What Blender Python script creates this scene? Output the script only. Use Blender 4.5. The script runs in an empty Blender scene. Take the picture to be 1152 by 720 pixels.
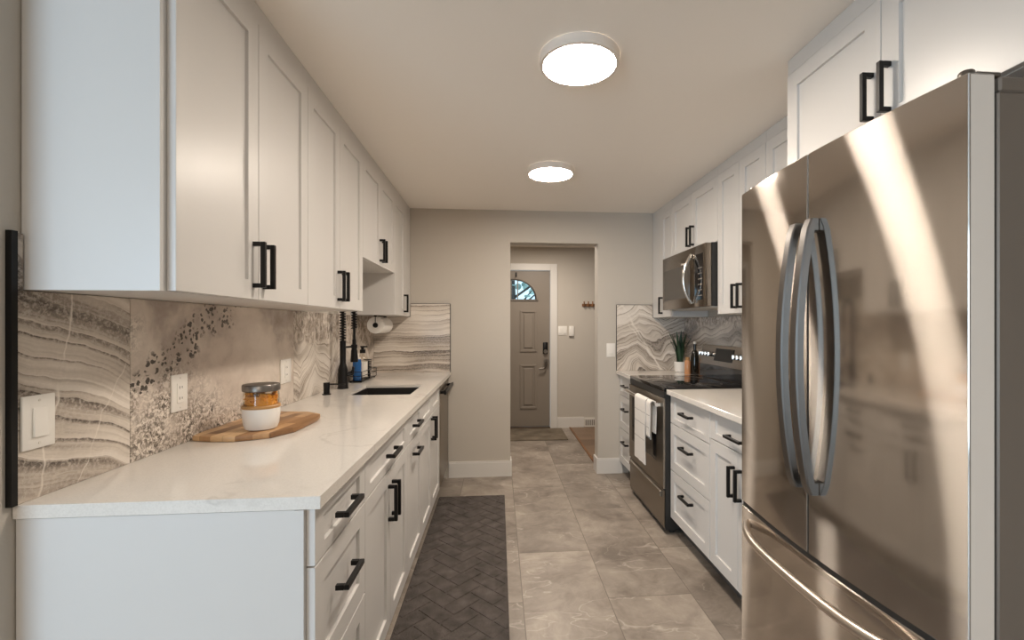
import bpy, bmesh, math, random
from mathutils import Vector, Matrix
random.seed(7)
S = bpy.context.scene
COL = S.collection

# ------------------------------------------------------------------ camera, light, exposure
W_PX, H_PX, F_PX = 1152.0, 720.0, 515.0
CAM_H, YAW = 1.31, math.radians(4.942)
PX, PY = 605.5, 367.0
cam = bpy.data.cameras.new('camera'); camo = bpy.data.objects.new('camera', cam); COL.objects.link(camo)
cam.sensor_width = 36.0; cam.sensor_fit = 'HORIZONTAL'; cam.lens = F_PX / W_PX * 36.0
cam.shift_x = -(PX - W_PX / 2) / W_PX; cam.shift_y = (PY - H_PX / 2) / W_PX
cam.clip_start = 0.02
camo.location = (0, 0, CAM_H); camo.rotation_euler = (math.radians(90), 0, -YAW)
S.camera = camo

S.view_settings.view_transform = 'Standard'
try: S.view_settings.look = 'None'
except Exception: pass
S.view_settings.gamma = 1.0
S.view_settings.use_curve_mapping = False
S.view_settings.exposure = 0.74
S.cycles.use_denoising = True
S.cycles.max_bounces = 14; S.cycles.diffuse_bounces = 8; S.cycles.glossy_bounces = 6
S.cycles.caustics_reflective = True; S.cycles.caustics_refractive = False
S.cycles.sample_clamp_indirect = 8.0

world = bpy.data.worlds.new('sky'); S.world = world; world.use_nodes = True
wb = world.node_tree.nodes['Background']
wb.inputs[0].default_value = (0.74, 0.88, 1.0, 1); wb.inputs[1].default_value = 1.0

LAMP_EMIT = 63.0
LAMP_COL = (1.0, 0.885, 0.76)

def area(name, loc, rot, sx, sy, power, col, spread=180):
    l = bpy.data.lights.new(name, 'AREA'); l.shape = 'RECTANGLE'; l.size = sx; l.size_y = sy
    l.energy = power; l.color = col; l.spread = math.radians(spread)
    o = bpy.data.objects.new(name, l); COL.objects.link(o); o.location = loc; o.rotation_euler = rot
    return o
# daylight through the glazed opening of the dining area behind the camera
area('dining_window_daylight', (-2.65, -2.97, 1.2), (math.radians(90), 0, 0), 2.3, 2.0, 60, (0.59, 0.80, 1.0))
# warm ceiling fitting of the dining area
area('dining_ceiling_lamp', (-0.3, -1.9, 2.27), (0, 0, 0), 0.5, 0.5, 24, LAMP_COL)
# lamp of the entry hall
area('hall_ceiling_lamp', (0.5, 4.9, 2.30), (0, 0, 0), 0.35, 0.35, 14, LAMP_COL)

# ------------------------------------------------------------------ mesh helpers
class MB:
    def __init__(s): s.bm = bmesh.new()
    def _bev(s, verts, bev, seg=1):
        if bev > 0:
            es = list({e for v in verts for e in v.link_edges})
            bmesh.ops.bevel(s.bm, geom=es, offset=bev, segments=seg, profile=0.5, affect='EDGES', clamp_overlap=True)
    def box(s, x0, x1, y0, y1, z0, z1, bev=0.0, seg=1, mi=0):
        x0, x1 = min(x0, x1), max(x0, x1); y0, y1 = min(y0, y1), max(y0, y1); z0, z1 = min(z0, z1), max(z0, z1)
        v = [s.bm.verts.new(p) for p in ((x0,y0,z0),(x1,y0,z0),(x1,y1,z0),(x0,y1,z0),(x0,y0,z1),(x1,y0,z1),(x1,y1,z1),(x0,y1,z1))]
        for f in ((0,3,2,1),(4,5,6,7),(0,1,5,4),(1,2,6,5),(2,3,7,6),(3,0,4,7)):
            s.bm.faces.new([v[i] for i in f]).material_index = mi
        s._bev(v, bev, seg); return s
    def prism(s, pts, axis, lo, hi, bev=0.0, seg=1):
        # pts: 2D outline; axis 'x': (y,z), 'y': (x,z), 'z': (x,y)
        def mk(p, t):
            a, b = p
            return {'x': (t, a, b), 'y': (a, t, b), 'z': (a, b, t)}[axis]
        A = [s.bm.verts.new(mk(p, lo)) for p in pts]; B = [s.bm.verts.new(mk(p, hi)) for p in pts]
        n = len(pts); fs = [s.bm.faces.new(A[::-1]), s.bm.faces.new(B)]
        for i in range(n):
            j = (i + 1) % n; fs.append(s.bm.faces.new((A[i], A[j], B[j], B[i])))
        bmesh.ops.recalc_face_normals(s.bm, faces=fs)
        if bev > 0:
            es = list({e for f in fs[:2] for e in f.edges})
            bmesh.ops.bevel(s.bm, geom=es, offset=bev, segments=seg, profile=0.5, affect='EDGES', clamp_overlap=True)
        return s
    def tube(s, pts, r, n=12, closed=False, sx=1.0):
        pts = [Vector(p) for p in pts]; m = len(pts)
        rs = r if isinstance(r, (list, tuple)) else [r] * m
        rings = []; up = None
        for i, p in enumerate(pts):
            a = pts[(i - 1) % m] if (closed or i > 0) else p; b = pts[(i + 1) % m] if (closed or i < m - 1) else p
            t = (b - a).normalized()
            if up is None:
                up = Vector((0, 0, 1)) if abs(t.z) < 0.9 else Vector((1, 0, 0))
            u = t.cross(up)
            if u.length < 1e-5: u = t.cross(Vector((0, 1, 0)))
            u.normalize(); w = u.cross(t).normalized(); up = w
            rings.append([s.bm.verts.new(p + (u * math.cos(k * 2 * math.pi / n) * sx + w * math.sin(k * 2 * math.pi / n)) * rs[i]) for k in range(n)])
        fs = []
        for i in range(m if closed else m - 1):
            A, B = rings[i], rings[(i + 1) % m]
            for k in range(n):
                fs.append(s.bm.faces.new((A[k], A[(k + 1) % n], B[(k + 1) % n], B[k])))
        if not closed:
            fs.append(s.bm.faces.new(rings[0][::-1])); fs.append(s.bm.faces.new(rings[-1]))
        bmesh.ops.recalc_face_normals(s.bm, faces=fs)
        return s
    def lathe(s, prof, c=(0, 0, 0), n=32, axis='z'):
        def mk(r, h, a):
            x, y = r * math.cos(a), r * math.sin(a)
            p = {'z': (x, y, h), 'y': (x, h, y), 'x': (h, x, y)}[axis]
            return (p[0] + c[0], p[1] + c[1], p[2] + c[2])
        rings = []
        for r, h in prof:
            if r < 1e-6: rings.append([s.bm.verts.new(mk(0, h, 0))])
            else: rings.append([s.bm.verts.new(mk(r, h, k * 2 * math.pi / n)) for k in range(n)])
        fs = []
        for A, B in zip(rings, rings[1:]):
            if len(A) == 1 and len(B) == 1: continue
            for k in range(n):
                j = (k + 1) % n
                if len(A) == 1: fs.append(s.bm.faces.new((A[0], B[k], B[j])))
                elif len(B) == 1: fs.append(s.bm.faces.new((A[k], A[j], B[0])))
                else: fs.append(s.bm.faces.new((A[k], A[j], B[j], B[k])))
        bmesh.ops.recalc_face_normals(s.bm, faces=fs)
        return s
    def grid(s, rows):
        V = [[s.bm.verts.new(p) for p in r] for r in rows]
        for a, b in zip(V, V[1:]):
            for i in range(len(a) - 1): s.bm.faces.new((a[i], a[i + 1], b[i + 1], b[i]))
        return s

def wloc(o):
    v = Vector((0, 0, 0))
    while o is not None: v = v + o.location; o = o.parent
    return v
def obj(name, mb, mat, parent=None, origin=None, smooth=35):
    me = bpy.data.meshes.new(name)
    off = wloc(parent) if parent is not None else Vector((0, 0, 0))
    own = Vector(origin) if origin is not None else Vector((0, 0, 0))
    bmesh.ops.translate(mb.bm, vec=-(off + own), verts=mb.bm.verts)
    bmesh.ops.recalc_face_normals(mb.bm, faces=mb.bm.faces)
    mb.bm.to_mesh(me); mb.bm.free()
    for m in (mat if isinstance(mat, (list, tuple)) else [mat]): me.materials.append(m)
    if smooth:
        me.polygons.foreach_set('use_smooth', [True] * len(me.polygons))
        try: me.set_sharp_from_angle(angle=math.radians(smooth))
        except Exception: pass
    o = bpy.data.objects.new(name, me); COL.objects.link(o); o.parent = parent; o.location = own
    return o
def tag(o, label, cat, group=None, kind=None):
    if label: o['label'] = label
    if cat: o['category'] = cat
    if group: o['group'] = group
    if kind: o['kind'] = kind
    return o
def thing(name, loc, label, cat, group=None):
    e = bpy.data.objects.new(name, None); COL.objects.link(e); e.location = loc; e.empty_display_size = 0.05
    return tag(e, label, cat, group)
def struct(name, mb, mat, smooth=35):
    o = obj(name, mb, mat, smooth=smooth); o['kind'] = 'structure'; return o

# ------------------------------------------------------------------ materials
def mat_new(name):
    m = bpy.data.materials.new(name); m.use_nodes = True
    nt = m.node_tree; b = nt.nodes['Principled BSDF']
    return m, nt, b
def N(nt, t, **kw):
    n = nt.nodes.new(t)
    for k, v in kw.items():
        if k in ('inp',):
            for a, b in v.items(): n.inputs[a].default_value = b
        else: setattr(n, k, v)
    return n
def L(nt, a, b): nt.links.new(a, b)
def plain(name, col, rough=0.5, metal=0.0, spec=0.5, bump=0.0, bscale=60, var=0.0, coat=0.0):
    m, nt, b = mat_new(name)
    b.inputs['Base Color'].default_value = (*col, 1); b.inputs['Roughness'].default_value = rough
    b.inputs['Metallic'].default_value = metal; b.inputs['Specular IOR Level'].default_value = spec
    b.inputs['Coat Weight'].default_value = coat
    tc = N(nt, 'ShaderNodeTexCoord')
    if var > 0:
        no = N(nt, 'ShaderNodeTexNoise', inp={'Scale': 6.0, 'Detail': 5.0}); L(nt, tc.outputs['Object'], no.inputs['Vector'])
        r = N(nt, 'ShaderNodeValToRGB')
        r.color_ramp.elements[0].position = .3; r.color_ramp.elements[1].position = .7
        r.color_ramp.elements[0].color = (*[c * (1 - var) for c in col], 1); r.color_ramp.elements[1].color = (*[min(1, c * (1 + var)) for c in col], 1)
        L(nt, no.outputs['Fac'], r.inputs['Fac']); L(nt, r.outputs['Color'], b.inputs['Base Color'])
    if bump > 0:
        no = N(nt, 'ShaderNodeTexNoise', inp={'Scale': float(bscale), 'Detail': 4.0}); L(nt, tc.outputs['Object'], no.inputs['Vector'])
        bp = N(nt, 'ShaderNodeBump', inp={'Strength': bump, 'Distance': 0.01}); L(nt, no.outputs['Fac'], bp.inputs['Height'])
        L(nt, bp.outputs['Normal'], b.inputs['Normal'])
    return m

M_wall = plain('greige_wall_paint', (0.535, 0.49, 0.432), 0.85, bump=0.06, bscale=160)
M_ceil = plain('ceiling_paint', (0.935, 0.885, 0.82), 0.9, bump=0.05, bscale=120)
M_trim = plain('white_trim_paint', (0.70, 0.675, 0.64), 0.4)
M_cab = plain('white_cabinet_paint', (0.655, 0.635, 0.612), 0.33)
M_black = plain('matte_black_metal', (0.005, 0.0045, 0.0045), 0.34, spec=0.3)
M_blackgloss = plain('black_glass', (0.006, 0.006, 0.007), 0.06)
M_blackplastic = plain('black_plastic', (0.02, 0.019, 0.018), 0.5)
M_toe = plain('dark_toe_board', (0.10, 0.09, 0.08), 0.7)
M_toewarm = plain('pale_toe_board', (0.46, 0.40, 0.33), 0.7)
M_plastic = plain('white_switch_plastic', (0.82, 0.79, 0.74), 0.3)
M_ceramic = plain('white_ceramic', (0.80, 0.77, 0.73), 0.22)
M_dooru = plain('taupe_door_paint', (0.235, 0.20, 0.165), 0.45)
M_mat = plain('brown_door_mat_fibre', (0.20, 0.165, 0.125), 0.95, bump=0.9, bscale=220, var=0.3, spec=0.1)
M_towel = plain('white_towel_cotton', (0.80, 0.765, 0.72), 0.95, bump=0.5, bscale=300, spec=0.1)
M_towelstripe = plain('grey_towel_stripe', (0.45, 0.43, 0.41), 0.95, spec=0.1)
M_paper = plain('paper_towel', (0.83, 0.80, 0.76), 0.95, bump=0.3, bscale=140, spec=0.1)
M_core = plain('cardboard_core', (0.03, 0.025, 0.02), 0.9)
M_chrome = plain('chrome', (0.78, 0.76, 0.73), 0.14, metal=1.0)
M_pewter = plain('satin_pewter', (0.23, 0.21, 0.19), 0.32, metal=1.0)
M_fridgeside = plain('fridge_side_grey', (0.20, 0.165, 0.135), 0.45, metal=0.3)
M_doorside = plain('fridge_door_edge', (0.74, 0.67, 0.60), 0.4)
M_leaf = plain('dark_leaf', (0.018, 0.05, 0.022), 0.4, var=0.45)
M_soil = plain('potting_soil', (0.04, 0.028, 0.02), 0.95, bump=0.8)
M_brown = plain('brown_wood', (0.20, 0.09, 0.035), 0.5, var=0.3)
M_bronze = plain('dark_bronze', (0.06, 0.04, 0.025), 0.4, metal=0.8)
M_amber = plain('amber_oil', (0.55, 0.26, 0.12), 0.15, coat=0.5)
M_darkbottle = plain('dark_bottle_glass', (0.012, 0.011, 0.008), 0.08)
M_blue = plain('blue_soap', (0.015, 0.10, 0.30), 0.2)
M_label = plain('pale_paper_label', (0.78, 0.73, 0.66), 0.7)
M_orange = plain('orange_snack', (0.85, 0.33, 0.04), 0.45, var=0.45)
M_ginger = plain('tan_glass_rim', (0.42, 0.22, 0.075), 0.35)
M_lid = plain('grey_metal_lid', (0.22, 0.20, 0.18), 0.35, metal=0.9)
M_grout = plain('backsplash_joint', (0.2, 0.175, 0.15), 0.8)
M_sink = plain('black_composite_sink', (0.012, 0.010, 0.009), 0.45)
M_ring = plain('brushed_lamp_ring', (0.80, 0.72, 0.64), 0.4)
M_vent = plain('white_vent', (0.70, 0.66, 0.60), 0.5)
M_bark = plain('bark', (0.05, 0.04, 0.035), 0.9)
M_bush = plain('garden_leaf', (0.40, 0.52, 0.47), 0.8, var=0.5)

def math_n(nt, op, a, b=None, clamp=False):
    n = N(nt, 'ShaderNodeMath'); n.operation = op; n.use_clamp = clamp
    for i, v in enumerate((a, b)):
        if v is None: continue
        if isinstance(v, (int, float)): n.inputs[i].default_value = v
        else: L(nt, v, n.inputs[i])
    return n.outputs[0]
def glass(name, col=(1, 1, 1), rough=0.02, ior=1.45):
    """thin clear glass: clear transmission with a Fresnel reflection"""
    m, nt, b = mat_new(name)
    t = N(nt, 'ShaderNodeBsdfTransparent'); t.inputs[0].default_value = (*col, 1)
    g = N(nt, 'ShaderNodeBsdfAnisotropic'); g.inputs['Roughness'].default_value = rough
    lw = N(nt, 'ShaderNodeLayerWeight'); lw.inputs[0].default_value = 0.5
    f = math_n(nt, 'ADD', math_n(nt, 'MULTIPLY', math_n(nt, 'POWER', lw.outputs['Facing'], 4.0), 0.45), 0.04)
    mx = N(nt, 'ShaderNodeMixShader'); L(nt, f, mx.inputs[0]); L(nt, t.outputs[0], mx.inputs[1]); L(nt, g.outputs[0], mx.inputs[2])
    L(nt, mx.outputs[0], nt.nodes['Material Output'].inputs['Surface'])
    return m
M_glass = glass('clear_glass', (0.96, 0.94, 0.90))
M_window = glass('window_glass', (0.86, 0.97, 1.0))

def steel(name, col, rough, arough, aniso, mix, rot=0.25):
    m, nt, b = mat_new(name)
    b.inputs['Base Color'].default_value = (*col, 1); b.inputs['Metallic'].default_value = 1.0
    b.inputs['Roughness'].default_value = rough
    g = N(nt, 'ShaderNodeBsdfAnisotropic'); g.distribution = 'GGX'
    g.inputs['Color'].default_value = (*col, 1); g.inputs['Roughness'].default_value = arough
    g.inputs['Anisotropy'].default_value = aniso; g.inputs['Rotation'].default_value = rot
    t = N(nt, 'ShaderNodeTangent'); t.direction_type = 'RADIAL'; t.axis = 'Z'
    L(nt, t.outputs[0], g.inputs['Tangent'])
    tc = N(nt, 'ShaderNodeTexCoord'); mp = N(nt, 'ShaderNodeMapping'); mp.inputs['Scale'].default_value = (3, 3, 900)
    L(nt, tc.outputs['Object'], mp.inputs['Vector'])
    no = N(nt, 'ShaderNodeTexNoise', inp={'Scale': 1.0, 'Detail': 2.0}); L(nt, mp.outputs[0], no.inputs['Vector'])
    bp = N(nt, 'ShaderNodeBump', inp={'Strength': 0.005, 'Distance': 0.001}); L(nt, no.outputs['Fac'], bp.inputs['Height'])
    L(nt, bp.outputs['Normal'], b.inputs['Normal'])
    mx = N(nt, 'ShaderNodeMixShader'); mx.inputs[0].default_value = mix
    L(nt, b.outputs[0], mx.inputs[1]); L(nt, g.outputs[0], mx.inputs[2])
    L(nt, mx.outputs[0], nt.nodes['Material Output'].inputs['Surface'])
    return m
M_steel = steel('brushed_stainless_steel', (0.545, 0.50, 0.455), 0.085, 0.25, 0.9, 0.42, 0.0)
M_steel2 = steel('satin_stainless_steel', (0.36, 0.32, 0.275), 0.25, 0.4, 0.7, 0.4, 0.0)
M_handle = plain('satin_fridge_handle', (0.19, 0.18, 0.172), 0.36, metal=1.0)
M_fhandle = plain('bright_satin_handle', (0.66, 0.59, 0.52), 0.3, metal=1.0)
M_micro = plain('dark_stainless', (0.25, 0.215, 0.18), 0.22, metal=1.0)
M_microglass = plain('smoked_oven_glass', (0.05, 0.042, 0.035), 0.10, spec=0.6)

def emis(name, col, strength):
    m, nt, b = mat_new(name)
    b.inputs['Base Color'].default_value = (0.9, 0.88, 0.85, 1)
    b.inputs['Emission Color'].default_value = (*col, 1); b.inputs['Emission Strength'].default_value = strength
    return m
M_lamp = emis('lamp_diffuser', LAMP_COL, LAMP_EMIT)
M_display = plain('range_display', (0.015, 0.014, 0.013), 0.35, spec=0.2)

def swizzle(nt, ax_u, ax_v, w=0.0):
    """vector (u, v, w) from object coordinates"""
    tc = N(nt, 'ShaderNodeTexCoord'); sp = N(nt, 'ShaderNodeSeparateXYZ'); L(nt, tc.outputs['Object'], sp.inputs[0])
    cb = N(nt, 'ShaderNodeCombineXYZ'); L(nt, sp.outputs[ax_u], cb.inputs[0]); L(nt, sp.outputs[ax_v], cb.inputs[1]); cb.inputs[2].default_value = w
    return cb.outputs[0], sp
def ramp(nt, fac, stops):
    r = N(nt, 'ShaderNodeValToRGB'); e = r.color_ramp.elements
    while len(e) < len(stops): e.new(0.5)
    for el, (p, c) in zip(e, stops):
        el.position = p; el.color = (*c, 1) if len(c) == 3 else c
    L(nt, fac, r.inputs['Fac']); return r.outputs['Color']
def mixc(nt, fac, a, b, mode='MIX'):
    n = N(nt, 'ShaderNodeMix'); n.data_type = 'RGBA'; n.blend_type = mode
    for s_, v in ((n.inputs[0], fac), (n.inputs[6], a), (n.inputs[7], b)):
        if isinstance(v, (int, float)): s_.default_value = v
        elif isinstance(v, tuple): s_.default_value = (*v, 1)
        else: L(nt, v, s_)
    return n.outputs[2]
def noise(nt, vec, scale, detail=4, rough=0.55, dist=0.0):
    n = N(nt, 'ShaderNodeTexNoise', inp={'Scale': float(scale), 'Detail': float(detail), 'Roughness': rough, 'Distortion': dist})
    L(nt, vec, n.inputs['Vector']); return n
def warp(nt, vec, scale, amt, detail=3):
    n = noise(nt, vec, scale, detail)
    s_ = N(nt, 'ShaderNodeVectorMath'); s_.operation = 'SUBTRACT'; L(nt, n.outputs['Color'], s_.inputs[0]); s_.inputs[1].default_value = (.5, .5, .5)
    m_ = N(nt, 'ShaderNodeVectorMath'); m_.operation = 'SCALE'; L(nt, s_.outputs[0], m_.inputs[0]); m_.inputs['Scale'].default_value = amt
    a_ = N(nt, 'ShaderNodeVectorMath'); a_.operation = 'ADD'; L(nt, vec, a_.inputs[0]); L(nt, m_.outputs[0], a_.inputs[1])
    return a_.outputs[0]
def mapping(nt, vec, loc=(0, 0, 0), rot=(0, 0, 0), sc=(1, 1, 1)):
    m = N(nt, 'ShaderNodeMapping'); m.inputs['Location'].default_value = loc; m.inputs['Rotation'].default_value = rot; m.inputs['Scale'].default_value = sc
    L(nt, vec, m.inputs['Vector']); return m.outputs[0]

def onyx(name, au, seed, angle=0.0, freq=5.0, wamt=0.22, wscale=2.2, vein=None, crystal=0.4, fold=None, dark_at=None, top_mottle=None):
    """banded onyx porcelain: sharp-edged layers perpendicular to v (rotated, folded, warped), dark crystal layers, pale veins"""
    m, nt, b = mat_new(name)
    base, sp = swizzle(nt, au, 2, seed)
    v = base
    if fold:                                   # zigzag of the layers about a vertical axis
        c0, k = fold
        wob = math_n(nt, 'MULTIPLY', math_n(nt, 'SUBTRACT', noise(nt, base, 3.5, 2).outputs['Fac'], 0.5), 0.25)
        d = math_n(nt, 'ABSOLUTE', math_n(nt, 'ADD', math_n(nt, 'SUBTRACT', sp.outputs[au], c0), wob))
        d = math_n(nt, 'PINGPONG', d, 0.22)
        zz = math_n(nt, 'ADD', sp.outputs[2], math_n(nt, 'MULTIPLY', d, k))
        cb = N(nt, 'ShaderNodeCombineXYZ'); L(nt, sp.outputs[au], cb.inputs[0]); L(nt, zz, cb.inputs[1]); cb.inputs[2].default_value = seed
        v = cb.outputs[0]
    v = mapping(nt, v, rot=(0, 0, angle))
    w = warp(nt, warp(nt, v, wscale, wamt, 1), 9, 0.030, 3)
    s2 = N(nt, 'ShaderNodeSeparateXYZ'); L(nt, w, s2.inputs[0]); t = s2.outputs[1]
    saw1 = math_n(nt, 'FRACT', math_n(nt, 'MULTIPLY', t, freq))
    saw2 = math_n(nt, 'FRACT', math_n(nt, 'ADD', math_n(nt, 'MULTIPLY', t, freq * 3.3), 0.37))
    thin = noise(nt, mapping(nt, w, sc=(0.7, freq * 5.0, 1.0)), 1.6, 5, 0.65).outputs['Fac']
    broad = noise(nt, mapping(nt, w, loc=(3, 1, 0), sc=(0.9, freq * 0.32, 1.0)), 1.5, 2, 0.5).outputs['Fac']
    f = math_n(nt, 'ADD', math_n(nt, 'MULTIPLY', saw1, 0.26), math_n(nt, 'MULTIPLY', saw2, 0.12))
    f = math_n(nt, 'ADD', f, math_n(nt, 'MULTIPLY', math_n(nt, 'SUBTRACT', thin, 0.5), 0.62))
    f = math_n(nt, 'ADD', f, math_n(nt, 'MULTIPLY', math_n(nt, 'SUBTRACT', broad, 0.5), 1.15))
    f = math_n(nt, 'ADD', f, 0.17)
    edge = math_n(nt, 'MULTIPLY', ramp(nt, saw2, [(0.80, (0, 0, 0)), (0.97, (1, 1, 1))]), ramp(nt, noise(nt, mapping(nt, w, sc=(1.2, freq, 1)), 1.3, 2).outputs['Fac'], [(0.45, (0, 0, 0)), (0.58, (1, 1, 1))]))
    f = math_n(nt, 'ADD', f, math_n(nt, 'MULTIPLY', edge, 0.26))
    if dark_at is not None:                    # one dark crystal layer running along the bands
        g = math_n(nt, 'ABSOLUTE', math_n(nt, 'SUBTRACT', t, dark_at[0]))
        g = math_n(nt, 'SUBTRACT', 1.0, math_n(nt, 'DIVIDE', g, dark_at[1]), True)
        f = math_n(nt, 'ADD', f, math_n(nt, 'MULTIPLY', g, 0.55))
    f = math_n(nt, 'ADD', math_n(nt, 'MULTIPLY', math_n(nt, 'SUBTRACT', f, 0.38), 1.45), 0.40)
    c = ramp(nt, f, [(0.10, (0.78, 0.715, 0.64)), (0.30, (0.63, 0.56, 0.485)), (0.48, (0.47, 0.405, 0.345)), (0.66, (0.285, 0.24, 0.20)), (0.9, (0.115, 0.093, 0.077))])
    # pale and dark crystals, mostly where the layers are dark
    fine = noise(nt, warp(nt, base, 25, 0.03), 95, 4, 0.75).outputs['Fac']
    cm = math_n(nt, 'MULTIPLY', ramp(nt, f, [(0.38, (0.15, 0.15, 0.15)), (0.68, (1, 1, 1))]), crystal)
    c = mixc(nt, cm, c, ramp(nt, fine, [(0.42, (0.09, 0.075, 0.062)), (0.5, (0.30, 0.255, 0.215)), (0.60, (0.74, 0.67, 0.59))]))
    if top_mottle is not None:                 # blotchy crystal mass above a height
        hi = math_n(nt, 'ADD', math_n(nt, 'SUBTRACT', sp.outputs[2], top_mottle), math_n(nt, 'MULTIPLY', math_n(nt, 'SUBTRACT', noise(nt, base, 7, 4).outputs['Fac'], 0.5), 0.35))
        mm = noise(nt, mapping(nt, warp(nt, base, 12, 0.08), sc=(1.6, 0.8, 1)), 26, 5, 0.7).outputs['Fac']
        c = mixc(nt, ramp(nt, hi, [(0.0, (0, 0, 0)), (0.05, (0.85, 0.85, 0.85))]), c, ramp(nt, mm, [(0.36, (0.15, 0.12, 0.10)), (0.48, (0.40, 0.335, 0.28)), (0.60, (0.74, 0.66, 0.58))]))
    if vein:
        for px_, pz_, sl_, wd_ in vein:        # single pale cracks: along = px + (z - pz) * slope
            e = math_n(nt, 'SUBTRACT', math_n(nt, 'SUBTRACT', sp.outputs[au], px_), math_n(nt, 'MULTIPLY', math_n(nt, 'SUBTRACT', sp.outputs[2], pz_), sl_))
            e = math_n(nt, 'ABSOLUTE', math_n(nt, 'ADD', e, math_n(nt, 'MULTIPLY', math_n(nt, 'SUBTRACT', noise(nt, base, 9, 3).outputs['Fac'], 0.5), 0.06)))
            br_ = ramp(nt, noise(nt, base, 6, 2).outputs['Fac'], [(0.40, (0.1, 0.1, 0.1)), (0.50, (0.8, 0.8, 0.8))])
            c = mixc(nt, math_n(nt, 'MULTIPLY', math_n(nt, 'SUBTRACT', 1.0, math_n(nt, 'DIVIDE', e, wd_), True), br_), c, (0.82, 0.755, 0.675))
    L(nt, c, b.inputs['Base Color']); b.inputs['Roughness'].default_value = 0.2
    return m
def lichen(name, au):
    """mottled pale onyx with black dots and leafy crystals"""
    m, nt, b = mat_new(name)
    base, sp = swizzle(nt, au, 2, 4.0)
    cloud = noise(nt, warp(nt, base, 2.5, 0.25), 3.4, 6, 0.6).outputs['Fac']
    c = ramp(nt, cloud, [(0.30, (0.30, 0.24, 0.20)), (0.43, (0.44, 0.37, 0.32)), (0.52, (0.60, 0.52, 0.45)), (0.66, (0.72, 0.64, 0.56))])
    # leafy crystals low down: stretched noise with strong contrast, fading upwards and to the far end
    lf = noise(nt, warp(nt, base, 30, 0.04, 3), 78, 5, 0.75).outputs['Fac']
    ky = math_n(nt, 'MULTIPLY', math_n(nt, 'SUBTRACT', sp.outputs[au], 1.42), 0.36)
    low = math_n(nt, 'ADD', math_n(nt, 'SUBTRACT', sp.outputs[2], 1.14), ky)
    low = math_n(nt, 'ADD', low, math_n(nt, 'MULTIPLY', math_n(nt, 'SUBTRACT', noise(nt, base, 5, 3).outputs['Fac'], 0.5), 0.5))
    lm = math_n(nt, 'MULTIPLY', ramp(nt, low, [(0.0, (0.95, 0.95, 0.95)), (0.15, (0, 0, 0))]), ramp(nt, noise(nt, base, 11, 3).outputs['Fac'], [(0.36, (0.25, 0.25, 0.25)), (0.56, (1, 1, 1))]))
    c = mixc(nt, lm, c, ramp(nt, lf, [(0.42, (0.075, 0.062, 0.052)), (0.50, (0.38, 0.325, 0.275)), (0.57, (0.80, 0.73, 0.65))]))
    # black dots in a drifting diagonal swarm
    vo = N(nt, 'ShaderNodeTexVoronoi', inp={'Scale': 58.0}); L(nt, warp(nt, base, 60, 0.016), vo.inputs['Vector'])
    diag = math_n(nt, 'SUBTRACT', math_n(nt, 'SUBTRACT', sp.outputs[2], 1.20), math_n(nt, 'MULTIPLY', math_n(nt, 'SUBTRACT', sp.outputs[au], 1.56), 0.62))
    diag = math_n(nt, 'ABSOLUTE', math_n(nt, 'ADD', diag, math_n(nt, 'MULTIPLY', math_n(nt, 'SUBTRACT', noise(nt, base, 6, 4).outputs['Fac'], 0.5), 0.45)))
    sw = ramp(nt, diag, [(0.05, (1, 1, 1)), (0.10, (0, 0, 0))])
    dots = math_n(nt, 'MULTIPLY', ramp(nt, vo.outputs['Distance'], [(0.42, (1, 1, 1)), (0.48, (0, 0, 0))]), sw)
    big = ramp(nt, noise(nt, base, 16, 2).outputs['Fac'], [(0.44, (0, 0, 0)), (0.50, (1, 1, 1))])
    c = mixc(nt, math_n(nt, 'MULTIPLY', dots, math_n(nt, 'MULTIPLY', big, 0.93)), c, (0.05, 0.042, 0.036))
    L(nt, c, b.inputs['Base Color']); b.inputs['Roughness'].default_value = 0.2
    return m

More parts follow.
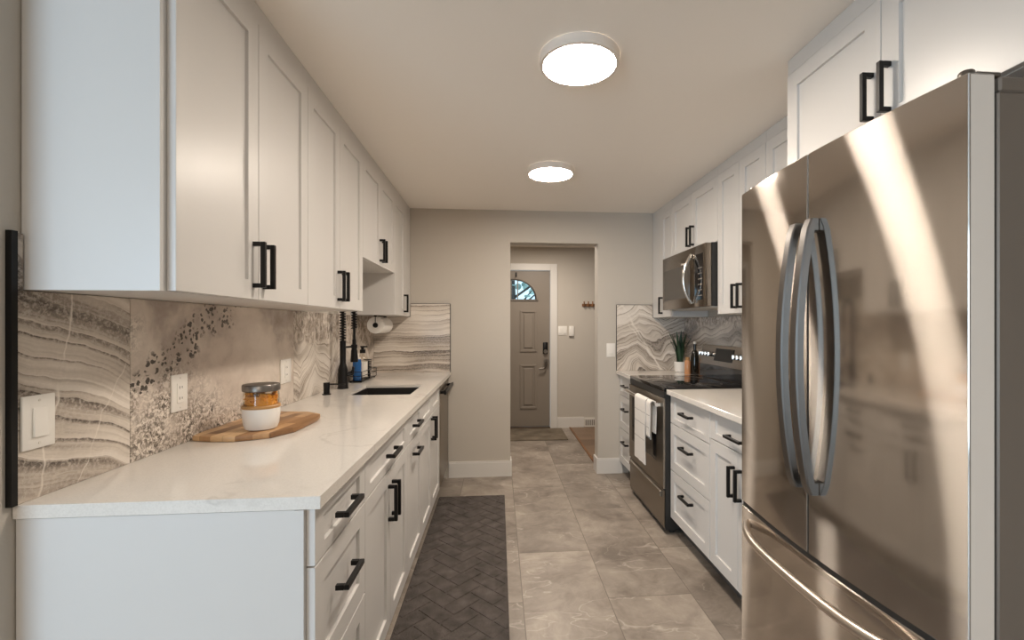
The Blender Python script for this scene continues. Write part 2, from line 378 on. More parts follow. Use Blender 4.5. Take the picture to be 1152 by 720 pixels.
def floor_mat():
    m, nt, b = mat_new('grey_stone_floor_tile')
    tc = N(nt, 'ShaderNodeTexCoord'); sp = N(nt, 'ShaderNodeSeparateXYZ'); L(nt, tc.outputs['Object'], sp.inputs[0])
    cb = N(nt, 'ShaderNodeCombineXYZ')
    L(nt, math_n(nt, 'ADD', sp.outputs[1], 10 * 1.07 - 2.17), cb.inputs[0]); L(nt, math_n(nt, 'ADD', sp.outputs[0], 20 * 0.4125 - 0.115), cb.inputs[1])
    br = N(nt, 'ShaderNodeTexBrick'); br.offset = 0.56; br.offset_frequency = 2
    for k, v in {'Scale': 1.0, 'Mortar Size': 0.0022, 'Mortar Smooth': 0.2, 'Bias': 0.0, 'Brick Width': 1.07, 'Row Height': 0.4125}.items(): br.inputs[k].default_value = v
    br.inputs['Color1'].default_value = (0, 0, 0, 1); br.inputs['Color2'].default_value = (1, 1, 1, 1)
    L(nt, cb.outputs[0], br.inputs['Vector'])
    # every tile its own piece of stone
    sh = N(nt, 'ShaderNodeVectorMath'); sh.operation = 'SCALE'; L(nt, br.outputs['Color'], sh.inputs[0]); sh.inputs['Scale'].default_value = 7.0
    ad = N(nt, 'ShaderNodeVectorMath'); ad.operation = 'ADD'; L(nt, tc.outputs['Object'], ad.inputs[0]); L(nt, sh.outputs[0], ad.inputs[1])
    v = ad.outputs[0]
    cl = noise(nt, warp(nt, v, 2.2, 0.5), 3.2, 10, 0.68).outputs['Fac']
    c = ramp(nt, cl, [(0.34, (0.17, 0.14, 0.115)), (0.46, (0.255, 0.214, 0.178)), (0.56, (0.325, 0.277, 0.232)), (0.70, (0.44, 0.38, 0.322))])
    tone = math_n(nt, 'ADD', math_n(nt, 'MULTIPLY', br.outputs['Color'], 0.30), 0.82)
    c = mixc(nt, 1.0, c, tone, 'MULTIPLY')
    for vs, vr, seed_, mlo in ((1.7, 0.75, 0.0, 0.46), (3.4, 1.0, 5.0, 0.44), (2.6, -0.5, 9.0, 0.52)):
        vw = mapping(nt, warp(nt, warp(nt, v, 2, 0.14), 16, 0.03), loc=(seed_, 0, 0), rot=(0, 0, vr), sc=(0.45, 1.3, 1))
        vn = noise(nt, vw, vs, 3, 0.5).outputs['Fac']
        ln = ramp(nt, math_n(nt, 'ABSOLUTE', math_n(nt, 'SUBTRACT', vn, 0.5)), [(0.0, (0.5, 0.5, 0.5)), (0.0045, (0, 0, 0))])
        msk = ramp(nt, noise(nt, mapping(nt, v, loc=(seed_, 3, 0)), 2.6, 4).outputs['Fac'], [(mlo, (0, 0, 0)), (mlo + 0.12, (1, 1, 1))])
        c = mixc(nt, math_n(nt, 'MULTIPLY', ln, msk), c, (0.60, 0.53, 0.465))
    c = mixc(nt, br.outputs['Fac'], c, (0.15, 0.125, 0.10))
    L(nt, c, b.inputs['Base Color']); b.inputs['Roughness'].default_value = 0.42
    bp = N(nt, 'ShaderNodeBump', inp={'Strength': 0.25, 'Distance': 0.003}); bp.invert = True
    L(nt, br.outputs['Fac'], bp.inputs['Height']); L(nt, bp.outputs['Normal'], b.inputs['Normal'])
    return m
def rug_mat():
    m, nt, b = mat_new('charcoal_rug_fibre')
    tc = N(nt, 'ShaderNodeTexCoord'); v = tc.outputs['Object']
    n1 = noise(nt, v, 330, 3, 0.7).outputs['Fac']; n2 = noise(nt, v, 14, 4, 0.6).outputs['Fac']
    f = math_n(nt, 'ADD', math_n(nt, 'MULTIPLY', n1, 0.75), math_n(nt, 'MULTIPLY', n2, 0.25))
    L(nt, ramp(nt, f, [(0.36, (0.028, 0.024, 0.022)), (0.5, (0.085, 0.073, 0.067)), (0.64, (0.20, 0.175, 0.16))]), b.inputs['Base Color'])
    b.inputs['Roughness'].default_value = 0.95; b.inputs['Specular IOR Level'].default_value = 0.1
    bp = N(nt, 'ShaderNodeBump', inp={'Strength': 0.7, 'Distance': 0.004}); L(nt, n1, bp.inputs['Height']); L(nt, bp.outputs['Normal'], b.inputs['Normal'])
    return m
def quartz_mat():
    m, nt, b = mat_new('white_veined_quartz')
    tc = N(nt, 'ShaderNodeTexCoord'); v = tc.outputs['Object']
    vn = noise(nt, warp(nt, v, 3, 0.3), 2.4, 4, 0.55).outputs['Fac']
    ln = ramp(nt, math_n(nt, 'ABSOLUTE', math_n(nt, 'SUBTRACT', vn, 0.5)), [(0.0, (0.5, 0.5, 0.5)), (0.02, (0, 0, 0))])
    msk = ramp(nt, noise(nt, v, 2.1, 3).outputs['Fac'], [(0.45, (0, 0, 0)), (0.62, (1, 1, 1))])
    sp_ = noise(nt, v, 260, 2).outputs['Fac']
    c = ramp(nt, sp_, [(0.3, (0.70, 0.66, 0.61)), (0.6, (0.76, 0.72, 0.67))])
    c = mixc(nt, math_n(nt, 'MULTIPLY', ln, msk), c, (0.52, 0.48, 0.44))
    L(nt, c, b.inputs['Base Color']); b.inputs['Roughness'].default_value = 0.09
    return m
def wood_board_mat():
    m, nt, b = mat_new('acacia_strips')
    tc = N(nt, 'ShaderNodeTexCoord'); v = mapping(nt, tc.outputs['Object'], rot=(0, 0, -1.42))
    br = N(nt, 'ShaderNodeTexBrick'); br.offset = 0.37
    for k, val in {'Scale': 1.0, 'Mortar Size': 0.0006, 'Bias': 0.0, 'Brick Width': 0.19, 'Row Height': 0.042}.items(): br.inputs[k].default_value = val
    br.inputs['Color1'].default_value = (0, 0, 0, 1); br.inputs['Color2'].default_value = (1, 1, 1, 1); br.inputs['Mortar'].default_value = (0.3, 0.3, 0.3, 1)
    L(nt, v, br.inputs['Vector'])
    gr = noise(nt, mapping(nt, v, sc=(4, 60, 4)), 1.0, 5, 0.6).outputs['Fac']
    f = math_n(nt, 'ADD', math_n(nt, 'MULTIPLY', br.outputs['Color'], 0.75), math_n(nt, 'MULTIPLY', gr, 0.35))
    c = ramp(nt, f, [(0.12, (0.16, 0.075, 0.03)), (0.45, (0.38, 0.20, 0.085)), (0.8, (0.66, 0.43, 0.23))])
    L(nt, c, b.inputs['Base Color']); b.inputs['Roughness'].default_value = 0.4
    return m
def plank_mat():
    m, nt, b = mat_new('hall_wood_planks')
    tc = N(nt, 'ShaderNodeTexCoord'); v = tc.outputs['Object']
    br = N(nt, 'ShaderNodeTexBrick')
    for k, val in {'Scale': 1.0, 'Mortar Size': 0.002, 'Brick Width': 1.1, 'Row Height': 0.13}.items(): br.inputs[k].default_value = val
    br.inputs['Color1'].default_value = (0, 0, 0, 1); br.inputs['Color2'].default_value = (1, 1, 1, 1)
    L(nt, v, br.inputs['Vector'])
    gr = noise(nt, mapping(nt, v, sc=(3, 40, 3)), 1.0, 5, 0.6).outputs['Fac']
    f = math_n(nt, 'ADD', math_n(nt, 'MULTIPLY', br.outputs['Color'], 0.5), math_n(nt, 'MULTIPLY', gr, 0.5))
    c = ramp(nt, f, [(0.2, (0.13, 0.08, 0.048)), (0.8, (0.235, 0.155, 0.10))])
    L(nt, c, b.inputs['Base Color']); b.inputs['Roughness'].default_value = 0.45
    return m
M_rug = rug_mat()
M_floor, M_quartz, M_board, M_plank = floor_mat(), quartz_mat(), wood_board_mat(), plank_mat()

# ------------------------------------------------------------------ room shell
XL, XR, YB, ZC = -1.07, 1.68, 4.015, 2.325
YH = 5.86          # entry-hall far wall
OX0, OX1, OZ = 0.102, 0.880, 2.045   # doorway in the end wall
TH = 0.13
struct('floor', MB().box(-4.2, 3.2, -3.1, YH + 0.1, -0.08, 0.0), M_floor)
struct('trim_1', MB().box(0.93, 3.2, YB + TH, YH - 0.002, 0.0, 0.006), M_plank)     # timber boards of the hall
struct('trim_2', MB().box(0.905, 0.93, YB + TH, YH - 0.002, 0.0, 0.009, 0.002), M_brown)
struct('ceiling', MB().box(-4.2, 3.2, -3.1, YH + 0.1, ZC, ZC + 0.1), M_ceil)
struct('wall_left', MB().box(XL - 0.12, XL, 1.02, YB, 0, ZC), M_wall)
struct('wall_right', MB().box(XR, XR + 0.12, -3.0, YB, 0, ZC), M_wall)
w = MB(); w.box(-1.6, OX0, YB, YB + TH, 0, ZC); w.box(OX1, 3.2, YB, YB + TH, 0, ZC); w.box(OX0, OX1, YB, YB + TH, OZ, ZC)
struct('wall_back', w, M_wall)
DX0, DX1, DZ = -0.26, 0.66, 2.022     # front door
w = MB(); w.box(-1.6, DX0 - 0.01, YH, YH + 0.12, 0, ZC); w.box(DX1 + 0.01, 3.2, YH, YH + 0.12, 0, ZC); w.box(DX0 - 0.01, DX1 + 0.01, YH, YH + 0.12, DZ + 0.01, ZC)
struct('wall_hall', w, M_wall)
struct('wall_hall_left', MB().box(-1.72, -1.6, YB, YH + 0.12, 0, ZC), M_wall)
struct('wall_hall_right', MB().box(3.2, 3.32, YB, YH + 0.12, 0, ZC), M_wall)
# dining area behind the camera
struct('wall_dining_left', MB().box(-4.3, -4.2, -3.1, 1.14, 0, ZC), M_wall)
struct('wall_dining_back', MB().box(-4.2, XL - 0.12, 1.02, 1.14, 0, ZC), M_wall)
WX0, WX1 = -3.85, -1.45
w = MB(); w.box(-4.2, WX0, -3.1, -3.0, 0, ZC); w.box(WX1, XR + 0.12, -3.1, -3.0, 0, ZC); w.box(WX0, WX1, -3.1, -3.0, 2.25, ZC); w.box(WX0, WX1, -3.1, -3.0, 0, 0.1)
struct('wall_front', w, M_wall)
w = MB()
for a, b_ in ((WX0, WX0 + .08), (-2.69, -2.61), (WX1 - .08, WX1)): w.box(a, b_, -3.09, -3.02, 0.1, 2.25)
w.box(WX0 + .08, WX1 - .08, -3.09, -3.02, 2.17, 2.25); w.box(WX0 + .08, WX1 - .08, -3.09, -3.02, 0.1, 0.18)
struct('window_1', w, M_trim)
# baseboards
BH = 0.135
def bb(mb, x0, x1, y0, y1): mb.box(x0, x1, y0, y1, 0, BH - 0.012); mb.box(x0 + (0.004 if x1 - x0 < 0.02 else 0), x1 - (0.004 if x1 - x0 < 0.02 else 0), y0 + (0.004 if y1 - y0 < 0.02 else 0), y1, BH - 0.012, BH)
w = MB(); bb(w, -0.43, OX0 + 0.012, YB - 0.013, YB); w.box(OX0, OX0 + 0.012, YB, YB + TH, 0, BH)
struct('baseboard_back', w, M_trim)
w = MB(); bb(w, OX1 - 0.012, 1.10, YB - 0.013, YB); w.box(OX1 - 0.012, OX1, YB, YB + TH, 0, BH)
struct('baseboard_back_right', w, M_trim)
w = MB(); bb(w, 0.755, 1.098, YH - 0.013, YH); bb(w, 1.39, 3.2, YH - 0.013, YH)
struct('baseboard_hall', w, M_trim)
# casing of the front door
w = MB(); w.box(DX1 + 0.002, DX1 + 0.092, YH - 0.02, YH, 0, DZ + 0.09, 0.003); w.box(DX0 - 0.092, DX0 - 0.002, YH - 0.02, YH, 0, DZ + 0.09, 0.003); w.box(DX0 - 0.002, DX1 + 0.002, YH - 0.02, YH, DZ + 0.004, DZ + 0.09, 0.003)
struct('trim_3', w, M_trim)
# threshold
struct('trim_4', MB().box(DX0, DX1, YH - 0.03, YH + 0.09, 0, 0.018, 0.004), M_bronze)

# front door with fanlight
dr = bpy.data.objects.new('door_1', None); COL.objects.link(dr); dr.location = ((DX0 + DX1) / 2, YH + 0.03, 0.02); dr['kind'] = 'structure'
FC, FR, FZ, FHH = (DX0 + DX1) / 2, 0.275, 1.655, 0.252
fan = [(FC + FR * math.cos(math.pi * k / 24), FZ + FHH * math.sin(math.pi * k / 24)) for k in range(25)]
w = MB()
yf, yb_ = YH + 0.012, YH + 0.055
# slab around the fan opening, built from strips
zs0 = 0.022
w.box(DX0, DX1, yf, yb_, zs0, FZ)
w.box(DX0, FC - FR, yf, yb_, FZ, DZ); w.box(FC + FR, DX1, yf, yb_, FZ, DZ)
for (xa, za), (xb, zb) in zip(fan, fan[1:]):
    for y_, fl in ((yf, 1), (yb_, -1)):
        q = [w.bm.verts.new(p) for p in ((xa, y_, za), (xb, y_, zb), (xb, y_, DZ), (xa, y_, DZ))]; w.bm.faces.new(q)
    q = [w.bm.verts.new(p) for p in ((xa, yf, za), (xb, yf, zb), (xb, yb_, zb), (xa, yb_, za))]; w.bm.faces.new(q)
obj('door_slab', w, M_dooru, dr)
for px0, px1 in ((0.272, 0.488), (-0.088, 0.128)):
    for pz0, pz1 in ((0.98, 1.515), (0.25, 0.82)):
        w = MB()
        t_ = 0.028
        w.box(px0, px1, yf - 0.013, yf, pz0, pz0 + t_, 0.004); w.box(px0, px1, yf - 0.013, yf, pz1 - t_, pz1, 0.004)
        w.box(px0, px0 + t_, yf - 0.013, yf, pz0 + t_, pz1 - t_, 0.004); w.box(px1 - t_, px1, yf - 0.013, yf, pz0 + t_, pz1 - t_, 0.004)
        w.box(px0 + 0.05, px1 - 0.05, yf - 0.013, yf, pz0 + 0.05, pz1 - 0.05, 0.012)
        obj('raised_panel', w, M_dooru, dr)
w = MB(); w.prism(fan, 'y', YH + 0.03, YH + 0.034); fg = obj('fanlight_glass', w, M_window, dr)
w = MB(); w.tube([(x, yf - 0.004, z) for x, z in fan], 0.011, 8); w.box(FC - FR - 0.02, FC + FR + 0.03, yf - 0.014, yf + 0.004, FZ - 0.022, FZ + 0.002, 0.003)
w.box(FC + 0.035, FC + 0.05, yf, yf + 0.02, FZ, FZ + 0.245); w.box(FC - 0.05, FC - 0.035, yf, yf + 0.02, FZ, FZ + 0.245)
obj('fanlight_frame', w, M_pewter, dr)
w = MB(); w.box(0.566, 0.632, yf - 0.025, yf, 0.955, 1.105, 0.012, 2); obj('keypad_lock', w, M_black, dr)
w = MB(); w.lathe([(0, 0), (0.026, 0), (0.026, 0.012), (0, 0.012)], (0.60, yf - 0.037, 0.985), 20, 'y'); obj('deadbolt_knob', w, M_pewter, dr)
w = MB(); w.lathe([(0, 0), (0.033, 0), (0.033, 0.014), (0.014, 0.02), (0.014, 0.05), (0, 0.05)], (0.605, yf - 0.05, 0.86), 20, 'y')
w.tube([(0.605, yf - 0.048, 0.86), (0.60, yf - 0.05, 0.80), (0.575, yf - 0.05, 0.772), (0.515, yf - 0.05, 0.766)], 0.011, 8)
obj('lever_handle', w, M_pewter, dr)
w = MB(); w.box(0.214, 0.232, yf - 0.012, yf, 1.94, 2.0, 0.003); w.tube([(0.223, yf - 0.012, 1.945), (0.223, yf - 0.03, 1.94), (0.223, yf - 0.03, 1.96)], 0.004, 6)
hk = obj('wreath_hook', w, M_black); tag(hk, 'small black hook on the taupe front door above the fanlight', 'hook')

# ------------------------------------------------------------------ cabinets
def pull(face, s, y, z, length=0.142, vertical=True, parent=None):
    """square-section bar pull on a face at x=face looking along s"""
    t, p, h = 0.0135, 0.036, length / 2
    w = MB()
    xa, xb = face, face + s * p
    bar0 = xb - s * t
    if vertical:
        w.box(bar0, xb, y - t / 2, y + t / 2, z - h, z + h, 0.0012)
        for q in (-1, 1): w.box(xa, bar0, y - t / 2, y + t / 2, z + q * (h - t / 2) - t / 2, z + q * (h - t / 2) + t / 2, 0.0008)
    else:
        w.box(bar0, xb, y - h, y + h, z - t / 2, z + t / 2, 0.0012)
        for q in (-1, 1): w.box(xa, bar0, y + q * (h - t / 2) - t / 2, y + q * (h - t / 2) + t / 2, z - t / 2, z + t / 2, 0.0008)
    return obj('handle', w, M_black, parent)
def shaker(y0, y1, z0, z1, face, s, rail=0.058, t=0.02, rec=0.009):
    """frame-and-panel front in one mesh, front plane at x=face"""
    w = MB(); bk = face - s * t
    if (z1 - z0) < 0.2: rail_z = 0.034
    else: rail_z = rail
    rail_y = min(rail, (y1 - y0) * 0.3)
    A = [(y0, z0), (y1, z0), (y1, z1), (y0, z1)]
    B = [(y0 + rail_y, z0 + rail_z), (y1 - rail_y, z0 + rail_z), (y1 - rail_y, z1 - rail_z), (y0 + rail_y, z1 - rail_z)]
    ch = 0.001
    Ain = [(y0 + ch, z0 + ch), (y1 - ch, z0 + ch), (y1 - ch, z1 - ch), (y0 + ch, z1 - ch)]
    V = lambda pts, x: [w.bm.verts.new((x, a, b)) for a, b in pts]
    vb = V(A, bk); vs = V(A, face - s * ch); vf = V(Ain, face); vi = V(B, face)
    B2 = [(a + (ch if i in (0, 3) else -ch), b + (ch if i in (0, 1) else -ch)) for i, (a, b) in enumerate(B)]
    vp = V(B2, face - s * rec)
    for P, Q in ((vb, vs), (vs, vf), (vf, vi), (vi, vp)):
        for i in range(4): w.bm.faces.new((P[i], P[(i + 1) % 4], Q[(i + 1) % 4], Q[i]))
    w.bm.faces.new(vp); w.bm.faces.new(vb[::-1])
    return w
def cabinet(name, label, cat, group, y0, y1, z0, z1, back, front, s, fronts, toe=None, extra=()):
    """back/front: x of the carcass back and of the door faces; s: facing (+1 right, -1 left)"""
    root = thing(name, ((back + front) / 2, (y0 + y1) / 2, 0 if toe is not None else z0), label, cat, group)
    cf = front - s * 0.0205
    t = 0.016; w = MB()
    w.box(back, cf, y0 + 0.0004, y0 + t, z0, z1); w.box(back, cf, y1 - t, y1 - 0.0004, z0, z1)
    w.box(back, cf, y0 + t, y1 - t, z0, z0 + t); w.box(back, back + s * t, y0 + t, y1 - t, z0 + t, z1)
    if toe is None: w.box(back, cf, y0 + t, y1 - t, z1 - t, z1)
    else: w.box(cf - s * 0.09, cf, y0 + t, y1 - t, z1 - t, z1)
    obj('carcass', w, M_cab, root, smooth=0)
    if toe is not None:
        w = MB(); w.box(back, cf - s * 0.065, y0 + 0.0004, y1 - 0.0004, 0, z0); obj('toe_kick', w, toe, root, smooth=0)
    for kind, a, b, c, d, h in fronts:
        g = 0.0015
        f = obj(kind, shaker(a + g, b - g, c + g, d - g, front, s), M_cab, root, smooth=0)
        if h:
            pull(front, s, h[1], h[2], vertical=(h[0] == 'v'), parent=f)
    for nm, w, m in extra: obj(nm, w, m, root, smooth=0)
    return root
def fascia(y0, y1, front, s, z0=2.266): return ('top_fascia', MB().box(front - s * 0.0205, front - s * 0.004, y0 + .0004, y1 - .0004, z0, ZC - 0.0015), M_cab)

# -- left run, base units
LB, LF = XL + 0.003, -0.432
def dz3(y0, y1): ym = (y0 + y1) / 2; return [('drawer', y0, y1, 0.742, 0.880, ('h', ym, 0.808)), ('drawer', y0, y1, 0.448, 0.740, ('h', ym, 0.615)), ('drawer', y0, y1, 0.114, 0.446, ('h', ym, 0.325))]
endp = MB(); endp.box(LB, -0.4525, 1.112, 1.1215, 0, 0.881); endp.box(-0.474, -0.4525, 1.109, 1.1122, 0, 0.881)
cabinet('base_cabinet', 'white three-drawer base cabinet at the near end of the left run, plain end panel', 'cabinet', None,
        1.122, 1.53, 0.112, 0.882, LB, LF, 1, dz3(1.122, 1.53), M_toewarm, [('end_panel', endp, M_cab)])
ym = 1.875
cabinet('base_cabinet', 'white base cabinet with one wide drawer over two doors, left run, beside the grey runner', 'cabinet', None,
        1.53, 2.22, 0.112, 0.882, LB, LF, 1, [('drawer', 1.53, 2.22, 0.742, 0.880, ('h', ym, 0.808)), ('door', 1.53, ym, 0.114, 0.740, ('v', ym - 0.03, 0.615)), ('door', ym, 2.22, 0.114, 0.740, ('v', ym + 0.03, 0.615))], M_toewarm)
cabinet('base_cabinet', 'narrow white base cabinet, left run, with horizontal pulls on both drawer and door', 'cabinet', None,
        2.22, 2.62, 0.112, 0.882, LB, LF, 1, [('drawer', 2.22, 2.62, 0.742, 0.880, ('h', 2.42, 0.808)), ('door', 2.22, 2.62, 0.114, 0.740, ('h', 2.42, 0.665))], M_toewarm)
ym = 3.012
cabinet('sink_cabinet', 'white base cabinet under the black sink with two doors and blank top panels', 'cabinet', None,
        2.62, 3.405, 0.112, 0.882, LB, LF, 1, [('false_front', 2.62, ym, 0.742, 0.880, None), ('false_front', ym, 3.405, 0.742, 0.880, None), ('door', 2.62, ym, 0.114, 0.740, ('v', ym - 0.03, 0.65)), ('door', ym, 3.405, 0.114, 0.740, ('v', ym + 0.03, 0.65))], M_toewarm)

# -- dishwasher
dw = thing('dishwasher', (-0.75, 3.71, 0), 'stainless steel dishwasher with dark bar handle at the far end of the left run', 'dishwasher')
w = MB(); w.box(LB, -0.47, 3.41, 4.008, 0.1, 0.88); obj('tub', w, M_blackplastic, dw, smooth=0)
w = MB(); w.box(-0.47, -0.432, 3.412, 4.006, 0.115, 0.878, 0.004, 2); obj('door', w, M_steel2, dw)
w = MB(); w.box(-0.85, -0.50, 3.415, 4.0, 0, 0.1); obj('toe_kick', w, M_blackplastic, dw)
w = MB(); w.box(-0.405, -0.385, 3.44, 3.98, 0.80, 0.832, 0.006, 2)
for y in (3.48, 3.94): w.box(-0.433, -0.40, y - 0.02, y + 0.02, 0.806, 0.826, 0.002)
obj('handle', w, M_black, dw)

# -- worktops
SX0, SX1, SY0, SY1 = -0.878, -0.512, 2.712, 3.132
w = MB(); cx0, cx1 = XL + 0.002, -0.414
w.box(cx0, cx1, 1.106, SY0, 0.884, 0.914); w.box(cx0, cx1, SY1, YB - 0.002, 0.884, 0.914)
w.box(cx0, SX0, SY0, SY1, 0.884, 0.914); w.box(SX1, cx1, SY0, SY1, 0.884, 0.914)
tag(obj('worktop', w, M_quartz, smooth=0), 'long white quartz worktop on the left cabinets with the sink cut into it', 'countertop')
w = MB(); w.box(1.047, XR - 0.002, 3.552, YB - 0.002, 0.884, 0.914, 0.002)
tag(obj('worktop', w, M_quartz), 'short white quartz worktop between the range and the end wall, under the potted plant', 'countertop')
w = MB(); w.box(1.047, XR - 0.002, 1.705, 2.786, 0.884, 0.914, 0.002)
tag(obj('worktop', w, M_quartz), 'white quartz worktop on the right run between range and refrigerator', 'countertop')

# -- sink
w = MB(); t = 0.006; zb = 0.70; o_ = 0.003
w.box(SX0 + o_, SX0 + o_ + t, SY0 + o_, SY1 - o_, zb, 0.9); w.box(SX1 - o_ - t, SX1 - o_, SY0 + o_, SY1 - o_, zb, 0.9)
w.box(SX0 + o_ + t, SX1 - o_ - t, SY0 + o_, SY0 + o_ + t, zb, 0.9); w.box(SX0 + o_ + t, SX1 - o_ - t, SY1 - o_ - t, SY1 - o_, zb, 0.9)
w.box(SX0 + o_, SX1 - o_, SY0 + o_, SY1 - o_, zb - t, zb)
sk = thing('sink', ((SX0 + SX1) / 2, (SY0 + SY1) / 2, zb), 'black undermount sink basin set in the left worktop', 'sink')
obj('basin', w, M_sink, sk, smooth=0)
w = MB(); w.lathe([(0, 0.001), (0.045, 0.001), (0.045, 0.005), (0.03, 0.003), (0, 0.003)], ((SX0 + SX1) / 2, (SY0 + SY1) / 2, zb), 24); obj('drain', w, M_pewter, sk)

# -- left run, wall units
UF = -0.754; Z0 = 1.392; ZT = 2.264
endp = MB(); endp.box(LB, -0.7745, 1.124, 1.141, Z0, ZC - 0.002); endp.box(-0.80, -0.7745, 1.121, 1.1242, Z0, ZC - 0.002)
def wall_pair(label, y0, y1, z0, front, back, s, hz, zt=ZT, extra=(), name='wall_cabinet', group=None):
    ym = (y0 + y1) / 2
    return cabinet(name, label, 'cabinet', group, y0, y1, z0, ZC - 0.002, back, front, s,
        [('door', y0, ym, z0, zt, ('v', ym - 0.03, hz)), ('door', ym, y1, z0, zt, ('v', ym + 0.03, hz))], None, [fascia(y0, y1, front, s)] + list(extra))
wall_pair('nearest white two-door wall cabinet on the left, with its plain side panel towards the viewer', 1.1415, 1.888, Z0, UF, LB, 1, 1.50, extra=[('end_panel', endp, M_cab)])
wall_pair('tall white two-door wall cabinet on the left between the nearest one and the short one', 1.8885, 2.626, Z0, UF, LB, 1, 1.50)
wall_pair('short white two-door wall cabinet above the black faucet and sink', 2.6265, 3.41, 1.695, UF, LB, 1, 1.792)
cabinet('wall_cabinet', 'single-door white wall cabinet in the far left corner above the paper towel roll', 'cabinet', None, 3.4105, YB - 0.003, Z0, ZC - 0.002, LB, UF, 1,
        [('door', 3.4105, 3.775, Z0, ZT, ('v', 3.735, 1.492))], None,
        [fascia(3.4105, YB - 0.003, UF, 1), ('filler', MB().box(UF - 0.0205, UF - 0.003, 3.778, YB - 0.004, Z0, ZT), M_cab)])

# -- right run, base units
RB, RF = XR - 0.003, 1.073
def drawers_right(y0, y1): ym = (y0 + y1) / 2; return [('drawer', y0, y1, 0.707, 0.880, ('h', ym, 0.80)), ('drawer', y0, y1, 0.416, 0.705, ('h', ym, 0.60)), ('drawer', y0, y1, 0.114, 0.414, ('h', ym, 0.318))]
cabinet('base_cabinet', 'white three-drawer base cabinet in the far right corner beyond the range', 'cabinet', None, 3.552, YB - 0.004, 0.112, 0.882, RB, RF, -1, drawers_right(3.552, YB - 0.004), M_toe)
cabinet('base_cabinet', 'white three-drawer base cabinet on the right, beside the near side of the range', 'cabinet', None, 2.252, 2.786, 0.112, 0.882, RB, RF, -1, drawers_right(2.252, 2.786), M_toe)
ym = 1.977
cabinet('base_cabinet', 'white base cabinet with a drawer over two doors, right run, half hidden by the refrigerator', 'cabinet', None, 1.705, 2.25, 0.112, 0.882, RB, RF, -1,
        [('drawer', 1.705, 2.25, 0.742, 0.880, ('h', ym, 0.80)), ('door', 1.705, ym, 0.114, 0.740, ('v', ym - 0.03, 0.60)), ('door', ym, 2.25, 0.114, 0.740, ('v', ym + 0.03, 0.60))], M_toe)
# -- right run, wall units
VF = 1.378
cabinet('wall_cabinet', 'single-door white wall cabinet in the far right corner above the potted plant', 'cabinet', None, 3.548, YB - 0.003, 1.385, ZC - 0.002, RB, VF, -1,
        [('door', 3.548, 3.80, 1.385, ZT, ('v', 3.762, 1.485))], None,
        [fascia(3.548, YB - 0.003, VF, -1), ('filler', MB().box(VF + 0.0205, VF + 0.003, 3.803, YB - 0.004, 1.385, ZT), M_cab)])
wall_pair('short white two-door wall cabinet directly above the microwave', 2.786, 3.546, 1.848, VF, RB, -1, 1.952)
wall_pair('white two-door wall cabinet on the right between microwave and refrigerator', 2.262, 2.784, 1.385, VF, RB, -1, 1.485)
wall_pair('white two-door wall cabinet on the right, mostly hidden behind the refrigerator', 1.70, 2.26, 1.385, VF, RB, -1, 1.485)
FYA, FYB = 0.80, 1.665
wall_pair('deep white two-door cabinet above the refrigerator', FYA, FYB, 1.865, 1.10, RB, -1, 1.985)

# ------------------------------------------------------------------ backsplash
M_onA = onyx('onyx_wave', 1, 1.7, angle=0.42, freq=6.5, wamt=0.16, wscale=2.6, vein=[(1.215, 1.24, 0.2, 0.004), (1.34, 1.09, 0.5, 0.003)], dark_at=(1.735, 0.075))
M_onB = lichen('onyx_lichen', 1)
M_onC = onyx('onyx_agate', 1, 6.1, angle=-0.15, freq=5.5, wamt=0.30, wscale=3.0, fold=(2.75, 0.6), top_mottle=1.19)
M_onD = onyx('onyx_layers', 0, 8.4, angle=-0.03, freq=8.0, wamt=0.07, wscale=2.6, crystal=0.3)
M_onE = onyx('onyx_zigzag', 0, 11.3, angle=0.0, freq=7.0, wamt=0.22, wscale=3.6, vein=[(1.20, 1.33, -0.62, 0.014), (1.12, 1.38, -0.75, 0.010)], fold=(1.26, 0.62), crystal=0.35)
M_onF = onyx('onyx_smoke', 1, 13.0, angle=0.1, freq=4.5, wamt=0.3, wscale=2.6, top_mottle=1.28)
def slab(label, mat, x0, x1, y0, y1, z0, z1):
    w = MB(); w.box(x0, x1, y0, y1, z0, z1, 0.0008)
    return tag(obj('backsplash_panel', w, mat, smooth=0), label, 'backsplash')
bx0, bx1 = XL + 0.0005, XL + 0.010
slab('stone-look backsplash panel with sweeping grey waves, behind the nearest light switch', M_onA, bx0, bx1 , 1.106, 1.418, 0.9145, Z0 - 0.002)
slab('mottled stone-look backsplash panel with black dots, behind the wooden board', M_onB, bx0, bx1, 1.4195, 2.477, 0.9145, Z0 - 0.002)
slab('agate-patterned backsplash panel behind the soap pump', M_onC, bx0, bx1, 2.4785, 3.064, 0.9145, Z0 - 0.002)
slab('agate-patterned backsplash panel behind the bottle caddy in the left corner', M_onC, bx0, bx1, 3.0655, YB - 0.011, 0.9145, Z0 - 0.002)
slab('backsplash panel with level grey layers on the end wall left of the doorway', M_onD, XL + 0.0105, -0.418, YB - 0.010, YB - 0.0005, 0.9145, 1.39)
slab('backsplash panel with zigzag layers and white vein, end wall right of the doorway', M_onE, 1.049, XR - 0.0105, YB - 0.010, YB - 0.0005, 0.9145, 1.383)
slab('smoky stone-look backsplash panel behind the range', M_onF, XR - 0.010, XR - 0.0005, 2.7, YB - 0.011, 0.9145, 1.383)
slab('stone-look backsplash panel over the worktop beside the refrigerator', M_onF, XR - 0.010, XR - 0.0005, 1.72, 2.698, 0.9145, 1.383)
slab('upper strip of layered backsplash beside the far left wall cabinet', M_onD, UF + 0.003, -0.418, YB - 0.010, YB - 0.0005, 1.3905, 1.502)
slab('upper strip of zigzag backsplash beside the far right wall cabinet', M_onE, 1.049, VF - 0.003, YB - 0.010, YB - 0.0005, 1.3835, 1.50)
